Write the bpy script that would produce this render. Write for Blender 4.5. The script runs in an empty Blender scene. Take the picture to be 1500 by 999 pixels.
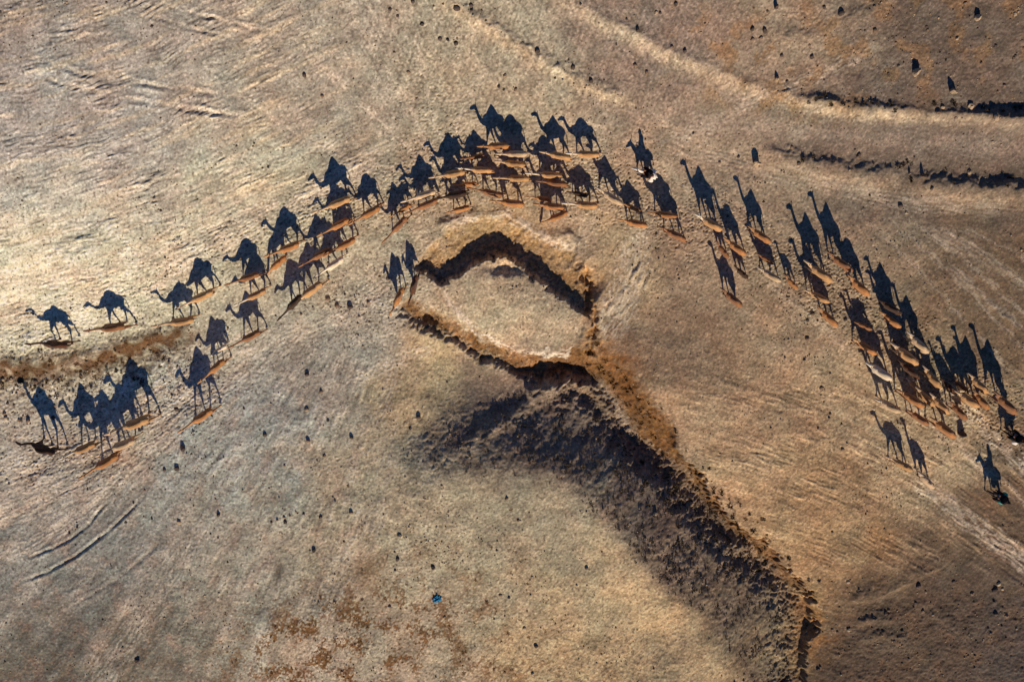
import bpy, bmesh, math, random
import numpy as np
from mathutils import Vector, Matrix, noise as mnoise

random.seed(7)
RNG = np.random.default_rng(11)
scene = bpy.context.scene
COL = scene.collection

# ------------------------------------------------------------------ camera, sky, sun, exposure
CAM_H = 65.0                       # drone height above the plain (m)
TILT = math.radians(10.0)          # drone camera leans a little to the south
FPX = 1413.0                       # focal length in photograph pixels (1500 wide)
CAM_Y = CAM_H * math.tan(TILT)
SUN_EL = math.radians(32.0)
SHADOW_LEAN = math.radians(11.5)   # shadows fall north, a little to the west

cam_data = bpy.data.cameras.new("camera")
cam_data.sensor_width = 36.0
cam_data.lens = 36.0 * FPX / 1500.0
cam_data.clip_start = 0.5
cam_data.clip_end = 3000.0
cam = bpy.data.objects.new("camera", cam_data)
cam.location = (0.0, CAM_Y, CAM_H)
cam.rotation_euler = (-TILT, 0.0, 0.0)
COL.objects.link(cam)
scene.camera = cam

world = bpy.data.worlds.new("World")
scene.world = world
world.use_nodes = True
wn = world.node_tree
for n in list(wn.nodes):
    wn.nodes.remove(n)
w_out = wn.nodes.new("ShaderNodeOutputWorld")
w_bg = wn.nodes.new("ShaderNodeBackground")
w_sky = wn.nodes.new("ShaderNodeTexSky")
w_sky.sky_type = 'NISHITA'
w_sky.sun_disc = False
w_sky.sun_elevation = SUN_EL
w_sky.sun_rotation = math.pi - SHADOW_LEAN
w_sky.altitude = 300.0
w_sky.air_density = 0.8
w_sky.dust_density = 0.0
w_sky.ozone_density = 10.0
w_bg.inputs["Strength"].default_value = 0.058
wn.links.new(w_sky.outputs[0], w_bg.inputs[0])
wn.links.new(w_bg.outputs[0], w_out.inputs[0])

sun_data = bpy.data.lights.new("sun", 'SUN')
sun_data.energy = 5.0
sun_data.angle = math.radians(0.5)
sun_data.color = (1.0, 0.79, 0.57)
sun = bpy.data.objects.new("sun", sun_data)
SUN_DIR = Vector((-math.sin(SHADOW_LEAN) * math.cos(SUN_EL), math.cos(SHADOW_LEAN) * math.cos(SUN_EL), -math.sin(SUN_EL)))
sun.rotation_euler = SUN_DIR.to_track_quat('-Z', 'Y').to_euler()
sun.location = (20, -60, 60)
COL.objects.link(sun)

vs = scene.view_settings
vs.view_transform = 'Standard'
vs.look = 'None'
vs.gamma = 1.0
vs.exposure = 0.0
vs.use_curve_mapping = False

# ------------------------------------------------------------------ survey helpers (photograph pixel <-> place)
CT, ST = math.cos(TILT), math.sin(TILT)

def survey(x, y, z):
    """map coordinates used on the survey sheet (photo pixels, v down) of a point of the place"""
    dx, dy, dz = x, y - CAM_Y, z - CAM_H
    depth = -dy * ST - dz * CT
    up = dy * CT - dz * ST
    return 750.0 + FPX * dx / depth, 499.5 - FPX * up / depth

def at(u, v, z):
    """the point at height z that the survey sheet shows at (u, v)"""
    a, b = (u - 750.0) / FPX, -(v - 499.5) / FPX
    d = Vector((a, b * CT - ST, -b * ST - CT))
    t = (z - CAM_H) / d.z
    return Vector((d.x * t, CAM_Y + d.y * t, z))

# ------------------------------------------------------------------ noise
_perm = RNG.permutation(256).astype(np.int64)
_perm = np.concatenate([_perm, _perm])
_ang = RNG.random(256) * 2 * np.pi
_gx, _gy = np.cos(_ang).astype(np.float32), np.sin(_ang).astype(np.float32)

def pn(x, y, seed=0):
    x = np.asarray(x, np.float32) + np.float32(seed * 17.31)
    y = np.asarray(y, np.float32) + np.float32(seed * 9.73)
    xi = np.floor(x); yi = np.floor(y)
    xf = x - xi; yf = y - yi
    X = xi.astype(np.int64) & 255; Y = yi.astype(np.int64) & 255
    u = xf * xf * xf * (xf * (xf * 6 - 15) + 10)
    v = yf * yf * yf * (yf * (yf * 6 - 15) + 10)
    X1 = (X + 1) & 255
    a = _perm[X] + Y; b = _perm[X1] + Y
    h00 = _perm[a & 255]; h01 = _perm[(a + 1) & 255]
    h10 = _perm[b & 255]; h11 = _perm[(b + 1) & 255]
    n00 = _gx[h00] * xf + _gy[h00] * yf
    n10 = _gx[h10] * (xf - 1) + _gy[h10] * yf
    n01 = _gx[h01] * xf + _gy[h01] * (yf - 1)
    n11 = _gx[h11] * (xf - 1) + _gy[h11] * (yf - 1)
    nx0 = n00 + u * (n10 - n00)
    nx1 = n01 + u * (n11 - n01)
    return (nx0 + v * (nx1 - nx0)) * 1.5

def sstep(a, b, x):
    t = np.clip((x - a) / (b - a), 0, 1)
    return t * t * (3 - 2 * t)

def blob(U, V, cx, cy, rx, ry, deg=0.0):
    c, s = math.cos(math.radians(deg)), math.sin(math.radians(deg))
    dx, dy = U - cx, V - cy
    p = (dx * c + dy * s) / rx; q = (-dx * s + dy * c) / ry
    return np.exp(-(p * p + q * q))

def line_dist(U, V, pts, reach=160):
    """signed distance to a line of survey points (+ = to the right of travel, v down) and the run along it 0..1"""
    D = np.full(U.shape, 1e4, np.float32); S = np.ones(U.shape, np.float32); T = np.zeros(U.shape, np.float32)
    xs = [p[0] for p in pts]; ys = [p[1] for p in pts]
    m = (U > min(xs) - reach) & (U < max(xs) + reach) & (V > min(ys) - reach) & (V < max(ys) + reach)
    u = U[m]; v = V[m]
    d = np.full(u.shape, 1e4, np.float32); s = np.ones(u.shape, np.float32); tt = np.zeros(u.shape, np.float32)
    L = [0.0]
    for i in range(len(pts) - 1):
        L.append(L[-1] + math.hypot(pts[i + 1][0] - pts[i][0], pts[i + 1][1] - pts[i][1]))
    for i in range(len(pts) - 1):
        ax, ay = pts[i][:2]; bx, by = pts[i + 1][:2]
        ex, ey = bx - ax, by - ay; l2 = ex * ex + ey * ey
        t = np.clip(((u - ax) * ex + (v - ay) * ey) / l2, 0, 1)
        qx, qy = u - (ax + ex * t), v - (ay + ey * t)
        dd = np.sqrt(qx * qx + qy * qy)
        k = dd < d
        d = np.where(k, dd, d)
        s = np.where(k, np.sign(ex * (v - ay) - ey * (u - ax)), s)
        tt = np.where(k, (L[i] + t * math.sqrt(l2)) / L[-1], tt)
    D[m] = d; S[m] = s; T[m] = tt
    return D * S, T

# ------------------------------------------------------------------ the lie of the land
BASE = [(0,0,3.6),(300,0,3.2),(600,0,2.0),(850,0,1.3),(1100,0,0.8),(1500,0,1.1),(1300,60,0.6),
 (0,250,2.9),(250,250,2.1),(450,200,1.0),(620,150,.85),(800,130,0.8),(1000,170,0.3),(1200,190,0.0),(1500,210,0.0),
 (0,470,0.1),(150,458,0.15),(0,415,1.1),(150,402,1.25),(270,372,0.95),(120,320,2.0),(380,300,.75),(300,415,0.35),(480,310,0.45),(600,290,0.35),(750,290,0.35),(900,300,0.3),(1040,340,0.35),(1200,430,0.5),(1350,550,0.85),(1500,650,1.1),
 (1040,230,0.0),(1200,280,0.0),(1400,320,0.1),(1500,400,0.3),
 (0,548,-0.4),(150,548,-0.4),(280,520,-0.15),
 (0,690,0.55),(150,680,0.5),(280,620,0.5),(380,500,0.15),(460,450,0.2),
 (560,420,0.25),(560,520,0.35),(560,620,0.95),(480,560,0.6),(400,620,0.95),
 (0,850,1.4),(0,999,1.9),(250,800,1.7),(250,999,2.22),(450,780,2.1),(450,999,2.66),
 (600,700,1.92),(700,700,2.3),(800,690,2.35),(800,570,0.0),(700,600,0.5),(620,628,0.8),(750,578,0.1),(650,696,2.12),(650,614,0.75),(705,745,2.32),(800,740,2.4),(820,775,2.42),(862,820,2.47),(908,870,2.52),(965,935,2.49),(900,692,1.3),(960,760,1.42),
 (880,620,0.0),(850,720,2.35),(900,770,2.4),(950,825,2.44),(1010,885,2.44),(1070,960,2.35),
 (950,660,-0.1),(1010,730,0.0),(1060,780,0.1),(1120,850,0.3),(1160,930,0.7),(1150,999,0.9),
 (900,470,0.45),(960,570,0.85),(1010,640,0.9),(1070,700,0.9),(1150,780,1.0),(1230,880,1.1),(1230,999,1.2),
 (1100,500,0.55),(1200,600,0.75),(1300,700,0.95),(1400,850,1.2),(1500,999,1.5),(1500,800,1.25),(1300,999,1.3),
 (740,440,1.15),(690,440,1.0),(810,470,1.1),(840,490,0.95),(700,325,0.5),(860,380,0.5),
 (640,540,-0.1),(700,560,0.0),(600,575,0.5),
 (700,850,2.55),(850,880,2.6),(700,999,2.74),(1000,999,3.3)]

def tps(ctrl, U, V):
    P = np.array(ctrl, np.float64); X = P[:, :2] / 100.0; z = P[:, 2]; n = len(P)
    def k(r2): return np.where(r2 > 1e-12, 0.5 * r2 * np.log(np.maximum(r2, 1e-12)), 0)
    r2 = ((X[:, None] - X[None]) ** 2).sum(-1)
    A = np.zeros((n + 3, n + 3)); A[:n, :n] = k(r2) + np.eye(n) * 0.02
    A[:n, n] = 1; A[:n, n + 1:] = X; A[n, :n] = 1; A[n + 1:, :n] = X.T
    w = np.linalg.solve(A, np.concatenate([z, np.zeros(3)]))
    gu = np.arange(-160, 1661, 7.0); gv = np.arange(-160, 1161, 7.0)
    GU, GV = np.meshgrid(gu / 100, gv / 100)
    G = w[n] + w[n + 1] * GU + w[n + 2] * GV
    for i in range(n):
        G += w[i] * k((GU - X[i, 0]) ** 2 + (GV - X[i, 1]) ** 2)
    def ev(U, V):
        a = np.clip((U + 160) / 7.0, 0, len(gu) - 1.001); b = np.clip((V + 160) / 7.0, 0, len(gv) - 1.001)
        i = a.astype(int); j = b.astype(int); fa = a - i; fb = b - j
        return (G[j, i] * (1 - fa) * (1 - fb) + G[j, i + 1] * fa * (1 - fb) + G[j + 1, i] * (1 - fa) * fb + G[j + 1, i + 1] * fa * fb)
    return ev

def axis(lo, hi, step, far, g=1.19):
    core = list(np.arange(lo, hi + step / 2, step))
    s = step; x = core[-1]; up = []
    while x < far:
        s *= g; x += s; up.append(x)
    s = step; x = core[0]; dn = []
    while x > -far:
        s *= g; x -= s; dn.append(x)
    return np.array(dn[::-1] + core + up, np.float64)

xs = axis(-38.6, 38.6, 0.063, 600)
ys = axis(-27.0, 24.0, 0.063, 600)
NX, NY = len(xs), len(ys)
WX, WY = np.meshgrid(xs, ys)
cx_, cy_ = np.clip(WX, -48, 48), np.clip(WY, -40, 36)
U, V = survey(cx_, cy_, 0.0)
base_fn = tps(BASE, U, V)
zb = base_fn(U, V)
for _ in range(2):
    U, V = survey(cx_, cy_, zb)
    zb = base_fn(U, V)
U = U.astype(np.float32); V = V.astype(np.float32)
FX = WX.astype(np.float32); FY = WY.astype(np.float32)
Z = zb.astype(np.float32)

# soft noises shared by several features (metres)
n_6 = pn(FX / 6, FY / 6, 1); n_2 = pn(FX / 2.1, FY / 2.1, 2); n_1 = pn(FX / .95, FY / .95, 3)
n_05 = pn(FX / .46, FY / .46, 4); n_025 = pn(FX / .23, FY / .23, 5); n_b = pn(FX / .5, FY / .5, 6)
n_012 = pn(FX / .14, FY / .14, 61)
wob = (n_2 * 8 + n_1 * 7 + n_05 * 6 + n_025 * 4 + n_012 * 2).astype(np.float32)            # makes banks ragged (survey px)
wob_s = (n_1 * 4 + n_05 * 3 + n_025 * 1.5).astype(np.float32)

# ---- dry watercourse: channels and banks
def channel(pts, floor_w, left_w, right_w, depth, ragged=1.0, e0=.06, e1=.06, lp=1.0, rp=1.0):
    """cut a channel; left_w/right_w are the widths of the banks (survey px) left and right of travel"""
    global Z
    D, T = line_dist(U, V, pts)
    D = D + wob * ragged * np.where(np.abs(D) < 900, 1, 0)
    dep = depth(T) if callable(depth) else depth
    left_w = left_w(T) if callable(left_w) else left_w
    a = np.where(D > 0, np.clip((np.abs(D) - floor_w) / right_w, 0, 1) ** rp, np.clip((np.abs(D) - floor_w) / left_w, 0, 1) ** lp)
    prof = 1 - (.55 * a + .45 * a * a * (3 - 2 * a))
    ends = np.minimum(np.clip(T / e0, 0, 1), np.clip((1 - T) / e1, 0, 1))
    Z -= (dep * prof * ends).astype(np.float32)
    return D, T, (prof * ends).astype(np.float32)

CH_N = [(612,380),(640,403),(668,396),(694,380),(716,364),(745,368),(772,383),(800,405),(824,426),(848,442),(866,454)]
dN, tN, pN = channel(CH_N, 7, 58, 6, lambda t: .95 * (0.75 + 0.35 * np.sin(np.pi * t)), .75, .03, .04)
CH_S = [(578,448),(606,462),(636,478),(668,492),(700,510),(742,530),(780,544),(815,548),(850,552),(880,560)]
dS, tS, pS = channel(CH_S, 4, 28, 12, lambda t: .38 + .30 * t, .7, .05, .08)
Z -= .45 * blob(U + wob, V + wob, 815, 547, 42, 12, 4)
CH_E = [(800,552),(850,556),(885,572),(908,600),(925,630),(955,655),(985,676),(1012,700),(1036,738),(1066,772),(1104,802),(1142,838),(1172,872),(1184,905),(1170,945),(1164,985),(1172,1040)]
dE, tE, pE = channel(CH_E, 5, lambda t: 54 - 41 * sstep(.27, .37, t), 46, lambda t: 1.0 - .2 * t, .8, .05, .01)
# a low spur in the floor and a side cut beside the mound
D, T = line_dist(U, V, [(770,572),(800,566),(840,560),(870,575),(900,610)]); Z += .35 * np.exp(-((D + wob_s) / 9) ** 2) * (T > 0) * (T < 1)
D, T = line_dist(U, V, [(858,402),(862,430),(868,462),(870,490),(862,515)]); dR = D; Z -= .45 * np.exp(-((D + wob_s * 1.5) / 6) ** 2)
Z += .32 * np.exp(-((D - 9 + wob_s) / 7) ** 2)
# rim of spoil round the island and the northern scree lip
D, T = line_dist(U, V, [(655,330),(690,318),(735,312),(765,330),(800,348),(832,345),(848,362),(852,390)]); Z += .22 * np.exp(-((D + wob_s) / 9) ** 2)
# hollow at the west end of the island
Z -= .55 * blob(U + wob_s, V + wob_s, 630, 466, 16, 9, 10)
Z -= .5 * blob(U + wob_s, V + wob_s, 742, 394, 24, 7, 5)

# ---- banks, berms, ruts
def berm(pts, h, w_r, w_l, rag=1.0, taper=.08):
    """ridge: w_r / w_l widths to the right / left of travel"""
    global Z
    D, T = line_dist(U, V, pts)
    D = D + wob_s * rag
    hh = h(T) if callable(h) else h
    f = np.where(D > 0, np.exp(-(D / w_r) ** 2), np.exp(-(D / w_l) ** 2))
    f = f * np.minimum(np.clip(T / taper, 0, 1), np.clip((1 - T) / taper, 0, 1))
    Z += (hh * f).astype(np.float32)
    return D, T
B1 = [(800,-20),(850,8),(920,45),(1000,86),(1080,118),(1160,142),(1240,156),(1330,163),(1420,168),(1520,178),(1600,186)]
dB1, tB1 = berm(B1, lambda t: .10 + .16 * sstep(.4, .55, t) * (1 + 1.0 * n_2) + .55 * sstep(.76, .86, t), 15, 9, .7)
B2 = [(640,-10),(690,22),(745,58),(800,92),(860,122),(915,146)]
berm(B2, .15, 10, 9, 1.3)
B3 = [(1115,222),(1170,234),(1230,246),(1300,256),(1370,268),(1440,276),(1520,280),(1600,284)]
dB3, tB3 = berm(B3, lambda t: (.28 + .16 * sstep(.4, .7, t)) * (1 - .5 * np.exp(-((t - .42) / .06) ** 2)) * (1 + .35 * n_2), 24, 11, 1.3)
# sunlit bank at the west with a ditch at its foot
D_w, T_w = line_dist(U, V, [(-80,552),(0,538),(60,540),(130,528),(200,508),(250,494),(300,486)])
ww = D_w + wob * .6
Z += np.where(np.abs(D_w) < 900, .6 * (1 - sstep(-14, 12, ww)) * np.exp(-np.clip(-ww, 0, 999) / 60) * np.clip((1 - T_w) / .15, 0, 1), 0).astype(np.float32)
# small terraces, lower right
D, T = berm([(1240,878),(1275,876),(1310,862),(1345,842),(1385,822)], .2, 4, 16, .6)
berm([(1252,912),(1280,907),(1312,905)], .16, 5, 9, .6)
berm([(1250,938),(1290,928),(1330,930)], .12, 5, 9, .7)
berm([(1140,62),(1180,52),(1240,30),(1300,12)], .12, 12, 12, .8)
# wheel ruts, lower left and upper left
def rut(pts, depth, w, lip=.5, broken=1.0):
    global Z
    D, T = line_dist(U, V, pts, 60)
    D = D + wob_s * (.35 if broken == 1.0 else .12)
    e = np.minimum(np.clip(T / .2, 0, 1), np.clip((1 - T) / .2, 0, 1))
    e = e * (np.clip(.55 + 1.3 * n_2 + .8 * n_1, .12, 1.3) * .62 * broken + (1 - broken) * (.75 + .4 * n_1))
    Z += (depth * e * (-np.exp(-(D / w) ** 2) + lip * np.exp(-((np.abs(D) - 2.2 * w) / w) ** 2))).astype(np.float32)
rut([(22,856),(70,838),(110,815),(150,785),(178,760),(196,742),(214,722)], .13, 2.2, .35, .15)
rut([(30,822),(70,806),(100,792),(130,768),(148,745),(166,722)], .10, 2.0, .35, .15)
rut([(90,898),(170,850),(220,808),(250,780)], .045, 2.5, .4, .3)
rut([(60,880),(130,850),(190,806)], .03, 3, .4, .3)
for off in (0, 27):
    rut([(178,118 + off),(215,124 + off),(262,131 + off),(310,139 + off),(352,143 + off)], .10, 3, 1.2)
    rut([(62,88 + off * .9),(110,106 + off * .9),(160,116 + off * .9)], .06, 3, 1.2)
    rut([(220,2 + off * .8),(280,20 + off * .8),(345,36 + off * .8),(410,54 + off * .8)], .06, 2.6, 1.2)
rut([(622,60),(618,90),(628,118),(634,150)], .12, 2.5, .4)
rut([(880,460),(905,430),(925,400),(940,372)], .12, 2.4, .7)
rut([(905,480),(930,445),(944,410),(950,380)], .12, 2.4, .7)
for k in range(4):
    rut([(1210 + 12 * k, 470 + 8 * k - 14 * k), (1330 + 12 * k, 560 - 14 * k), (1420 + 12 * k, 650 - 16 * k), (1520 + 12 * k, 742 - 16 * k)], .05, 3, .8)
    rut([(1390 + 14 * k, 770 - 10 * k), (1450 + 14 * k, 815 - 10 * k), (1530 + 14 * k, 880 - 10 * k)], .05, 2.5, .8)
rut([(1100,395),(1150,432),(1195,470),(1240,512)], -.07, 4, .2)
rut([(1400,395),(1440,435),(1485,475),(1530,520)], -.06, 4, .3)

# ---- trodden streaks that follow the march of the herd
gu = np.arange(-300, 1900.0, 4)
ga = np.interp(gu, [-300,-100,0,250,480,620,750,900,1040,1180,1330,1500,1800], [600,525,482,408,304,244,208,236,300,392,515,655,900])
kern = np.hanning(61); kern /= kern.sum()
ga = np.convolve(np.pad(ga, 30, mode='edge'), kern, mode='valid')
gs = np.gradient(ga, gu)
ya = np.interp(U, gu, ga); sl = np.interp(U, gu, gs)
dA = ((V - ya) / np.sqrt(1 + sl * sl)).astype(np.float32)
wA = pn(U / 130, V / 130, 12) * 5 + pn(U / 30, V / 30, 11) * 3
patchy = np.clip(.55 + 1.2 * pn(U / 60, V / 45, 16) + .6 * pn(U / 20, V / 16, 17), .05, 1.5)
s_r = 1 - 2 * np.abs(pn(U / 24, (dA + wA) / 6, 18)); s_d = pn(U / 11, (dA + wA) / 4, 19)
s_a = pn(U / 70, (dA + wA) / 6.0, 13)
s_b = pn(U / 120, (dA + wA) / 13.0, 14)
s_c = pn(U / 26, (dA + wA) / 3.2, 15)
left_m = sstep(620, 380, U) * sstep(60, -10, dA)
arch_m = np.exp(-(dA / 90) ** 2)
Z += patchy * (left_m * (.026 * s_a + .036 * s_b + .032 * s_c + .040 * s_r + .034 * s_d) + (arch_m * (1 - left_m)) * (.014 * s_a + .018 * s_b + .018 * s_c + .016 * s_d)).astype(np.float32)
# streaks fanning over the lower-left slope
ph = np.arctan2(V - 250, U - 640); rr = np.hypot(U - 640, V - 250)
fan_m = sstep(700, 500, U) * sstep(0, 60, dA) * sstep(440, 560, V)
f_a = pn(ph * 26 + wA * .02, rr / 150, 21); f_b = pn(ph * 70, rr / 60, 22)
Z += (fan_m * patchy * (.03 * f_a + .022 * f_b)).astype(np.float32)
# combed stripes of the right-hand plain
d2 = V - .26 * U - .00055 * np.clip(U - 1050, 0, 900) ** 2 + wA * .7
c_a = pn(U / 60, d2 / 5.0, 31); c_b = pn(U / 100, d2 / 12.0, 32)
comb_m = sstep(955, 1040, U) * sstep(500, 600, V) * sstep(-20, 10, -(V - (640 + (U - 1000) * 1.25)) + 40)
comb_m = comb_m * (1 - .85 * sstep(1180, 1260, U) * sstep(800, 860, V))
Z += (comb_m * patchy * (.034 * c_a + .032 * c_b + .040 * pn(U / 16, d2 / 3.0, 33))).astype(np.float32)

# ---- pale trails worn by feet and wheels, and sunlit rims painted pale: relief now, colour later
TRAILS_RIMS = []
def trail_or_rim(pts, w, relief, pale, freq=3.0):
    global Z
    D, T = line_dist(U, V, pts, 120)
    m = np.exp(-((D + wob_s) / w) ** 2) * np.minimum(np.clip(T / .12, 0, 1), np.clip((1 - T) / .12, 0, 1))
    st = pn(T * 14 + wA * .02, (D + wob_s * .5 + wA * .4) / freq, 200 + len(TRAILS_RIMS))
    Z += (m * relief * (st - .4)).astype(np.float32)
    TRAILS_RIMS.append((m * np.clip(.5 + 1.1 * st + .4 * patchy, 0, 1.2), pale))
trail_or_rim([(-40,720),(80,668),(180,622),(260,575),(330,520),(400,470)], 26, .035, .8)
trail_or_rim([(-40,775),(80,722),(170,676),(240,628),(300,580),(360,545)], 22, .035, .75)
trail_or_rim([(-40,690),(60,690),(160,660),(220,640)], 14, .03, .5)
trail_or_rim([(-60,470),(80,452),(220,415),(330,360),(430,300),(520,250),(600,205)], 20, .03, .8)
trail_or_rim([(-60,420),(80,410),(220,380),(340,330),(430,280)], 16, .03, .6)
for off in (0, 27):
    trail_or_rim([(150,110 + off),(215,121 + off),(262,128 + off),(310,136 + off),(380,143 + off)], 4, .02, .6)
    trail_or_rim([(30,75 + off * .9),(110,103 + off * .9),(180,117 + off * .9)], 4, .02, .45)
    trail_or_rim([(180,-8 + off * .8),(280,17 + off * .8),(345,33 + off * .8),(420,52 + off * .8)], 4, .02, .5)
trail_or_rim([(-40,830),(60,790),(150,730),(220,668),(280,610)], 20, .03, .55)
trail_or_rim([(-40,640),(60,640),(140,690)], 16, .03, .4)
trail_or_rim([(330,560),(420,500),(520,450),(590,400)], 22, .03, .45)
trail_or_rim([(560,720),(520,800),(470,900),(440,1020)], 30, .025, .4)
trail_or_rim([(300,740),(260,830),(190,930),(120,1020)], 30, .025, .35)
for k in range(5):
    trail_or_rim([(1250 + 34 * k, 300 + 6 * k), (1350 + 34 * k, 400 - 8 * k), (1450 + 34 * k, 510 - 16 * k), (1560 + 34 * k, 640 - 24 * k)], 4, .025, .28, 2.2)
    trail_or_rim([(-40, 700 + 22 * k), (90, 650 + 24 * k), (190, 600 + 24 * k), (280, 540 + 22 * k)], 4, .025, .5, 2.2)
    trail_or_rim([(-40, 440 - 24 * k), (120, 412 - 26 * k), (260, 362 - 26 * k), (400, 290 - 20 * k)], 4, .025, .5, 2.2)
for tp in ([(500,-10),(550,80),(598,160),(640,235)], [(596,-10),(612,80),(630,160),(655,225)], [(410,40),(500,125),(570,190),(620,240)], [(720,90),(680,160),(655,230)], [(330,130),(440,200),(520,235),(600,255)]):
    trail_or_rim(tp, 6, .035, .4, 2.2)
trail_or_rim([(880,500),(905,450),(925,400),(935,350),(925,330)], 30, .035, .5)
trail_or_rim([(1080,370),(1130,415),(1190,462),(1250,520),(1330,590),(1420,668),(1540,770)], 9, .03, .7)
trail_or_rim([(1370,560),(1430,620),(1480,665),(1560,735)], 16, .03, .55)
trail_or_rim([(1330,690),(1400,748),(1470,800),(1560,870)], 18, .03, .5)
trail_or_rim([(1380,380),(1430,425),(1480,465),(1560,540)], 7, .02, .3)
trail_or_rim([(1340,330),(1420,365),(1500,420),(1560,470)], 10, .02, .2)
trail_or_rim([(940,210),(1020,195),(1100,150),(1200,110),(1300,60)], 12, .025, .35)
trail_or_rim([(960,215),(1050,232),(1120,250),(1220,275),(1350,300),(1520,315)], 16, .025, .25)
trail_or_rim([(560,480),(575,540),(560,600),(545,640)], 14, .03, .45)
trail_or_rim([(500,560),(555,540),(600,520),(640,505)], 12, .03, .4)
trail_or_rim([(640,330),(700,316),(745,314),(800,350),(850,372)], 9, .04, .8)  # bright edge of the northern scree lip, tinted pale
trail_or_rim([(640,420),(700,490),(760,515),(830,520),(850,500)], 7, .03, .9)  # island's south rim catching the sun, painted pale into the soil

# ---- clods and roughness
ud_, vd_ = U + wob * .9 + 6 * n_2, V + wob * .9 + 6 * n_1
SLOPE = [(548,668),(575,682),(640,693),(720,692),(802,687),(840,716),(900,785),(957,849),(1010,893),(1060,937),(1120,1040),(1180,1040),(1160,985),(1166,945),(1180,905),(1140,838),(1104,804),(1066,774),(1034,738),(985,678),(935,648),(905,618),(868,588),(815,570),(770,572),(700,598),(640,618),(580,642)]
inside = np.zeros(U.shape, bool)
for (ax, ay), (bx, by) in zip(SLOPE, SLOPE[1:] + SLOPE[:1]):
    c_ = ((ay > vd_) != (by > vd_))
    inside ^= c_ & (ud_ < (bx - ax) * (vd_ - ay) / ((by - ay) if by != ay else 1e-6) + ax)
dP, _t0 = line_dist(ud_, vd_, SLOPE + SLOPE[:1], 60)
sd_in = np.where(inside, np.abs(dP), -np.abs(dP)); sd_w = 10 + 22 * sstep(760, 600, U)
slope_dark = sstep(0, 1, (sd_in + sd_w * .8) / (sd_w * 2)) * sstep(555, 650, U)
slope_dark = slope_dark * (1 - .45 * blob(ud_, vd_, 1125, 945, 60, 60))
bank = np.clip(pN + pS + pE, 0, 1)
upper_right = sstep(1080, 1250, U) * sstep(200, 90, V)
lower_right = sstep(1180, 1280, U) * sstep(830, 900, V)
west_bank = np.exp(-((V - np.interp(U, [0, 130, 300], [575, 565, 500])) / 45) ** 2) * sstep(330, 240, U)
scrubby = np.exp(-((U - 505) / 70) ** 2 - ((V - 440) / 45) ** 2)
rough = .62 + .45 * slope_dark + .9 * bank + .6 * upper_right + .95 * lower_right + .8 * west_bank + .6 * scrubby - .2 * left_m
ridged = 1 - np.abs(n_05) * 2
Z += (pn(FX / 13, FY / 13, 8) * .22 + n_6 * .12 + n_2 * .05).astype(np.float32)
Z += (rough * (.030 * n_1 + .026 * n_05 + .020 * n_025 + .018 * n_012)).astype(np.float32)
Z += ((slope_dark * .035 + bank * .07 + west_bank * .05) * (np.abs(n_b) * 1.6 - .3) + bank * .035 * ridged).astype(np.float32)
# creased crust and crumbs
gritty = np.clip(.62 + .9 * n_6 + .7 * pn(FX / 2.7, FY / 2.7, 64), .12, 1.5)
crease = np.abs(pn(FX / .8 + n_1 * .4, FY / .8 + n_05 * .4, 62)); crease2 = np.abs(pn(FX / .34 + n_05 * .4, FY / .34, 63))
Z += (np.clip(rough, .4, 1.6) * gritty * (.030 * np.sqrt(crease + .01) + .024 * np.sqrt(crease2 + .01))).astype(np.float32)
for rp, rh, rw in [([(806,568),(770,592),(725,622),(670,655),(612,690)], .28, 11), ([(806,568),(845,592),(885,625),(930,665)], .22, 10), ([(806,568),(812,610),(800,650)], .16, 12), ([(930,690),(990,760),(1050,830)], .14, 10)]:
    D, T = line_dist(U, V, rp); Z += (rh * np.exp(-((D + wob * .7) / rw) ** 2) * np.clip(1.1 - T, 0, 1)).astype(np.float32)
Z += (blob(U, V, 1125, 945, 60, 60) * (.05 * pn((U + V) / 9, (U - V) / 70, 120) + .03 * pn((U + V) / 4, (U - V) / 40, 121))).astype(np.float32)
# erosion gullets down the hill side
g_r = pn((U * .75 + V * .6) / 14, (U * .6 - V * .75) / 70, 41)
Z += (slope_dark * .045 * g_r).astype(np.float32)
far_f = np.maximum(np.abs(WX) - 44, 0) + np.maximum(np.abs(WY) - 34, 0)
Z += (pn(FX / 60, FY / 60, 51) * np.clip(far_f / 60, 0, 1) * 3.0).astype(np.float32)

Z[1:-1, 1:-1] += (RNG.normal(0, .004, (NY - 2, NX - 2)) * rough[1:-1, 1:-1]).astype(np.float32)
hp_u = []
for (a0, b0, a1, b1, n_) in [(20,500,480,300,2600),(440,330,900,260,3200),(850,270,1260,420,2600),(1180,400,1500,640,3800),(20,690,330,560,1400),(560,470,620,360,500),(600,100,700,250,500)]:
    t = RNG.random(n_); hp_u.append(np.stack([a0 + (a1 - a0) * t + RNG.normal(0, 28, n_), b0 + (b1 - b0) * t + RNG.normal(0, 26, n_) - (40 * np.sin(np.pi * t) if a0 == 440 else 0)], -1))
hp = np.concatenate(hp_u)
_a, _b = (hp[:, 0] - 750) / FPX, -(hp[:, 1] - 499.5) / FPX
_t = (.5 - CAM_H) / (-_b * ST - CT); hx = _a * _t; hy = CAM_Y + (_b * CT - ST) * _t
hi = np.clip(np.searchsorted(xs, hx), 2, NX - 4); hj = np.clip(np.searchsorted(ys, hy), 2, NY - 4)
hd_ = RNG.uniform(.015, .045, len(hi)).astype(np.float32)
for dj in (0, 1):
    for di in (0, 1):
        np.add.at(Z, (hj + dj, hi + di), -hd_)
np.add.at(Z, (hj + 2, hi), hd_ * .6); np.add.at(Z, (hj + 2, hi + 1), hd_ * .6); np.add.at(Z, (hj, hi + 2), hd_ * .3)
ix0, iy0 = int(np.searchsorted(xs, -38.6 + 1e-6)) , int(np.searchsorted(ys, -27.0 + 1e-6))
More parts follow.
